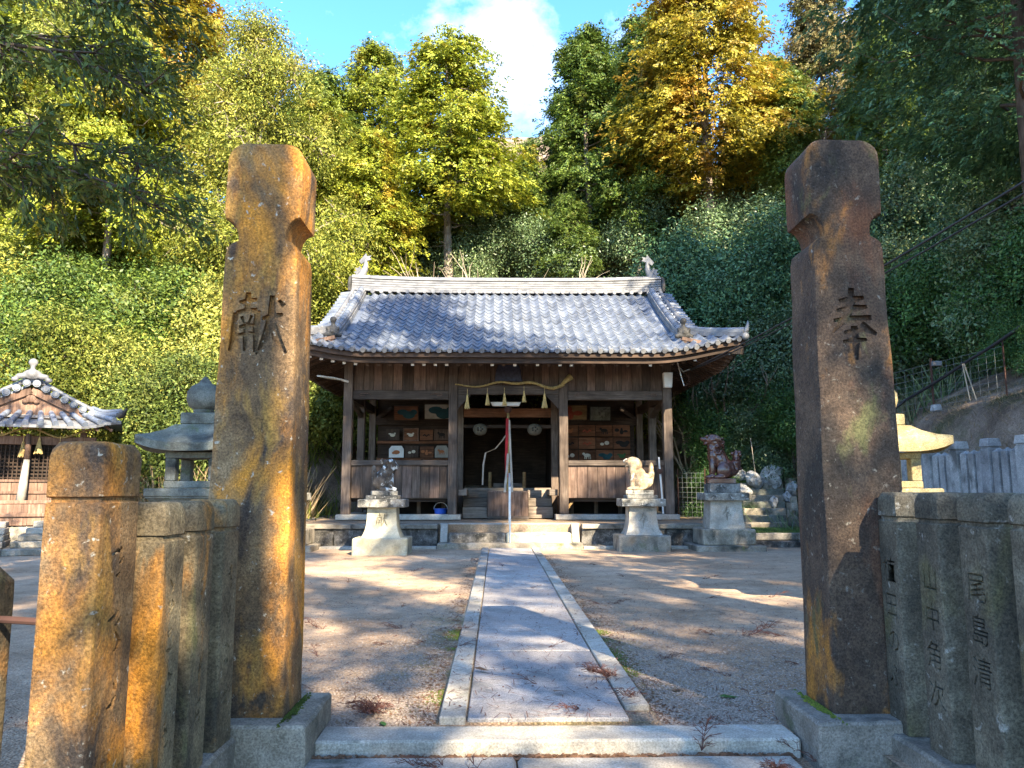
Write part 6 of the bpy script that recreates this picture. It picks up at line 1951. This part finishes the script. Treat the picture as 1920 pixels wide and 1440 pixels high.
cable('thick black hose climbing along the wire mesh above the dirt bank', [(7.35, 19.4, 1.55), (9.2, 17.6, 3.35), (9.55, 15.6, 3.98), (9.75, 14.2, 4.42)], .035, .02, name='black_hose')
def mesh_panel(label, a, b, h, nx_, nz_, grp=None, name='wire_mesh_panel'):
    a, b = Vector(a), Vector(b)
    t = thing(name, label, 'wire fence', a, 0, grp)
    m = MB(); d = b-a
    for i in range(nx_+1):
        p = d*(i/nx_); m.tube([p, p+Vector((0,0,h))], .003, 4)
    for j in range(nz_+1):
        m.tube([Vector((0,0,h*j/nz_)), d+Vector((0,0,h*j/nz_))], .003, 4)
    m.build('mesh', M['wire_metal'], t)
    for p in (Vector((0,0,0)), d): MB().tube([p-Vector((0,0,.2)), p+Vector((0,0,h+.12))], .016, 6).build('stake', M['iron_rust'], t)
mesh_panel('wire mesh panel standing right beside the hall corner post', (4.72, 21.4, .55), (5.45, 21.3, .55), 1.2, 6, 9)
mesh_panel('wire mesh panel on top of the bank near the dark brown pillar', (8.75, 18.6, 3.0), (9.45, 16.9, 3.15), .95, 8, 7, 'wire mesh on the bank')
mesh_panel('wire mesh panel on top of the bank next to the ferns', (9.46, 16.88, 3.15), (9.85, 15.0, 3.2), .95, 9, 7, 'wire mesh on the bank')
mesh_panel('low wire mesh panel leaning on the grassy slope behind the hall', (7.2, 22.6, 1.9), (9.3, 22.0, 2.9), .7, 12, 5)
o = MB().box(-.10,.10,-.04,.04,0,.11).build('junction_box', M['fence_granite'], bevel=.01); o.location = (9.42, 16.6, 4.0)
tag(o, 'white box fixed to the wire mesh where the black hose crosses', 'box')
o = MB().frustum((0,0), .20, .18, .16, .15, 0, .15).build('marker_stone', M['white_rock'], bevel=.02); o.location = (9.1, 16.2, 2.95)
tag(o, 'small pale block standing on top of the dirt bank', 'block')
for i, (x, y, z, dx, l) in enumerate(((7.05, 21.8, 1.5, -.12, 1.25), (9.35, 15.4, 3.1, -.10, .75), (9.45, 15.35, 3.1, -.2, .75))):
    o = MB().tube([(0,0,0),(dx,0,l)], .012, 6).build('stake', M['twig_pale']); o.location = (x, y, z)
    tag(o, ['thin pale stake leaning on the grassy bank behind the glazed lion', 'thin pale stick by the mesh on the dirt bank', 'tilted pale stick by the mesh on the dirt bank'][i], 'stake')

# fallen cypress sprigs
def sprig(seed, n, L, spread, h):
    pr = random.Random(seed); m = MB()
    ang0 = pr.uniform(0, 2*PI)
    main = [Vector((L*f*math.cos(ang0), L*f*math.sin(ang0), .012+.03*math.sin(PI*f))) for f in np.linspace(-.5, .5, 6)]
    m.tube(main, [.0036,.0036,.003,.0025,.002,.0014], 4)
    for k in range(n):
        p = main[pr.randint(0, 5)]
        a = ang0 + pr.gauss(0, spread); l = L*pr.uniform(.2, .55); up = pr.uniform(0, h)*.55
        q = p + Vector((l*math.cos(a), l*math.sin(a), up))
        mid = p.lerp(q, .5) + Vector((0, 0, up*.35+.01))
        m.tube([p, mid, q], [.0026,.0022,.0012], 3, False)
        for j in range(3):
            b = mid.lerp(q, pr.random()); aa = a + pr.gauss(0, .8)
            m.tube([b, b+Vector((l*.35*math.cos(aa), l*.35*math.sin(aa), pr.uniform(-.01,.02)))], [.002,.001], 3, False)
    return m.mesh('cypress_sprig', M['twig_brown'])
spr = [sprig(1, 12, .26, .7, .05), sprig(2, 22, .26, 1.0, .10), sprig(3, 8, .30, .4, .02), sprig(4, 90, .26, 1.4, .13)]
SP = [(1.06,9.0,1,.9),(.86,9.05,2,.9),(-2.0,7.55,1,1.1),(-1.25,7.5,1,.9),(-.62,7.35,1,.9),(2.05,7.15,1,1.5),(2.22,7.05,2,1.3),(1.62,7.12,0,1.2),(.95,7.28,0,1.0),(1.02,6.15,1,.8),(-1.72,6.35,0,1.0),(-1.25,6.75,2,.9),
      (-.92,6.8,0,.7),(-.55,6.5,2,.9),(-.80,6.15,2,.8),(.43,5.42,3,.95),(-1.02,4.72,3,1.25),(.52,4.86,1,1.1),(.18,6.45,0,.6),(-.09,5.32,2,.8),(1.30,5.6,0,.9),(-.66,14.2,0,1.2),(-1.6,12.6,0,1.1),(-2.4,11.2,2,1.1),
      (.78,4.16,1,1.1),(1.05,3.86,3,.8),(-.62,3.95,1,1.0),(3.1,9.6,0,1.1),(.42,7.0,0,.7),(1.95,5.95,2,.9),(.15,4.62,0,1.0),(2.3,9.5,2,1.0),(-1.35,8.9,2,.8),(-.35,3.8,0,1.1),(.35,3.75,2,1.2),(3.4,7.6,2,1.0),(2.8,11.5,0,1.0),(1.6,11.8,2,1.0),
      (.62,6.95,0,.6),(-1.9,5.55,2,.9),(1.15,5.75,0,.7),(-2.6,8.6,0,1.0),(4.1,10.8,0,1.0),(1.4,13.6,2,1.0),(-.2,13.0,0,.8),(.2,10.2,0,.6),(-1.0,10.2,0,.8),(1.28,4.05,0,1.0)]
for i, (x, y, k, s) in enumerate(SP):
    on_path = abs(x) < .61 and y > 4.5
    z = .046 if on_path else (-.038 if y < 4.15 else (.014 if y < 4.45 else .002))
    o = place('cypress_sprig', spr[k], None, (x, y, z), (0, 0, i*1.37), (s*.72, s*.72, s*.8))
    tag(o, ['dry brown cypress sprig with a few short shoots, fallen flat on the ground', 'dry brown cypress sprig with upright curled shoots, fallen on the ground',
            'thin nearly straight brown twig lying on the ground', 'dense dark brown tuft of dead cypress shoots on the ground'][k], 'twig', 'fallen cypress sprigs')
rgl = random.Random(77)
lf = MB(); lf.add([(-.05,0,.0),(-.02,.018,.008),(.03,.016,.006),(.055,0,.012),(.03,-.016,.01),(-.02,-.018,.006)], [(0,1,2,3,4,5)])
lf_me = lf.mesh('fallen_leaf', M['leaf_sakaki']); lf_me2 = lf.mesh('fallen_leaf', M['leaf_litter'])
for i, (x, y, green) in enumerate(((1.16,5.02,1), (-.92,4.50,1), (.62,8.1,0), (-.4,5.6,0), (1.5,4.8,0), (.9,5.2,0), (-1.6,5.0,0), (2.4,6.0,0), (.1,5.0,0), (1.9,5.1,0), (-.7,7.9,0), (1.0,10.1,0))):
    z = .05 if abs(x) < .61 and y > 4.5 else .006
    o = place('fallen_leaf', lf_me if green else lf_me2, None, (x, y, z), (.1, .15, i*1.9), rgl.uniform(.8, 1.3))
    tag(o, 'single glossy green leaf fallen on the gravel' if green else 'small dry brown leaf fallen on the ground', 'leaf', 'green fallen leaves' if green else 'brown fallen leaves')
# gravel near the entrance, crumbs of bark, moss by the path edge, needle litter on the lower step
def pebbles(name, mat, n, fx, smin, smax, seed, flat=.6):
    rg = np.random.default_rng(seed)
    base = np.array([(1,0,0),(0,1,0),(-1,0,0),(0,-1,0),(0,0,1)], float)
    tri = [(0,1,4),(1,2,4),(2,3,4),(3,0,4)]
    P = fx(rg, n); s = rg.uniform(smin, smax, (n,1,1)); a = rg.uniform(0, 2*PI, n)
    Rm = np.zeros((n,3,3)); Rm[:,0,0] = np.cos(a); Rm[:,0,1] = -np.sin(a); Rm[:,1,0] = np.sin(a); Rm[:,1,1] = np.cos(a); Rm[:,2,2] = 1
    V = base[None]*np.stack([rg.uniform(.7,1.4,n), rg.uniform(.7,1.3,n), rg.uniform(flat*.6,flat*1.3,n)],1)[:,None,:]
    V = V + rg.normal(0, .12, V.shape)
    V = np.einsum('nij,nkj->nki', Rm, V)*s + P[:,None,:]
    me = bpy.data.meshes.new(name)
    nv = n*5; nt = n*4
    me.vertices.add(nv); me.loops.add(nt*3); me.polygons.add(nt)
    me.vertices.foreach_set('co', V.reshape(-1).astype(np.float32))
    idx = (np.arange(n)[:,None,None]*5 + np.array(tri)[None]).reshape(-1).astype(np.int32)
    me.loops.foreach_set('vertex_index', idx); me.polygons.foreach_set('loop_start', np.arange(0, nt*3, 3, dtype=np.int32))
    me.update(calc_edges=True); me.validate(); me.materials.append(M[mat])
    o = place(name, me); o['kind'] = 'stuff'
    return o
def fgrav(rg, n):
    x = rg.uniform(-2.6, 2.8, n); y = np.minimum(4.46 + rg.exponential(1.35, n), 11.0)
    x = np.where(np.abs(x) < .64, np.sign(x+1e-6)*(.66+rg.uniform(0,.6,n)), x)
    return np.stack([x, y, np.zeros(n)+.001], 1)
M['gravel'] = None
stone('gravel', [(.17,.13,.095), (.33,.26,.195), (.48,.39,.30)], 60.0, .2, .2, .003)
pebbles('gravel', 'gravel', 30000, fgrav, .004, .013, 3)
def fcrumb(rg, n):
    x = rg.uniform(-4, 5.5, n); y = 4.5 + 12*rg.uniform(0, 1, n)**1.5
    z = np.where((np.abs(x) < .615), .045, .002)
    return np.stack([x, y, z], 1)
pebbles('bark_crumbs', 'twig_brown', 1600, fcrumb, .004, .012, 4)
def fedge(rg, n):
    s = np.where(rg.uniform(0,1,n) < .5, -1, 1); y = 4.5 + 11*rg.uniform(0,1,n)**1.4
    return np.stack([s*(.64+np.abs(rg.normal(0,.10,n))), y, np.zeros(n)+.003], 1)
pebbles('edge_litter', 'leaf_litter', 2600, fedge, .005, .014, 5, .35)
def fstep(rg, n):
    return np.stack([rg.uniform(-1.25,1.25,n), 4.185-np.abs(rg.normal(0,.045,n)), np.full(n,-.082)+rg.uniform(0,.03,n)], 1)
pebbles('step_litter', 'leaf_litter', 2600, fstep, .005, .018, 6, .5)
def fmoss(rg, n):
    y = 4.9 + 2.6*rg.uniform(0,1,n)**.9; s = np.where(rg.uniform(0,1,n) < .55, -1, 1)
    keep = np.array([mnoise.noise(Vector((float(q)*2.3, float(w)*3, 1))) for q, w in zip(y, s)]) > .02
    y = y[keep]; s = s[keep]
    y = np.resize(y, n); s = np.resize(s, n); x = s*(.63+np.abs(rg.normal(0,.05,n))); y = y+rg.normal(0,.05,n)
    return np.stack([x, y, np.zeros(n)+.002], 1)
pebbles('path_moss', 'moss_leaf', 3600, fmoss, .003, .007, 7, .7)
for s_ in (-1, 1):
    def fm2(rg, n, s_=s_):
        cx = -1.60 if s_ < 0 else 1.68
        return np.stack([cx + (-s_)*(.235+np.abs(rg.normal(0,.018,n))), 4.30+rg.normal(0,.12,n), np.full(n,.152)], 1)
    pebbles('pillar_moss', 'moss_leaf', 420, fm2, .004, .010, 8+s_, .9)

# short dead needles and straw scattered over court and path
def needle_litter():
    rg = np.random.default_rng(12); n = 5200
    x = rg.normal(0, 2.6, n); y = 4.5 + 12.2*rg.uniform(0, 1, n)**1.25
    z = np.where(np.abs(x) < .615, .047, .004); a = rg.uniform(0, PI, n); l = rg.uniform(.012, .06, n); w = .0022
    dx, dy = np.cos(a)*l, np.sin(a)*l; wx, wy = -np.sin(a)*w, np.cos(a)*w; h = rg.uniform(0, .008, n)
    Q = np.stack([np.stack([x-dx-wx,y-dy-wy,z],1), np.stack([x-dx+wx,y-dy+wy,z],1), np.stack([x+dx+wx,y+dy+wy,z+h],1), np.stack([x+dx-wx,y+dy-wy,z+h],1)], 1)
    o = place('needle_litter', quad_mesh('needle_litter', Q, M['twig_brown'])); o['kind'] = 'stuff'
needle_litter()
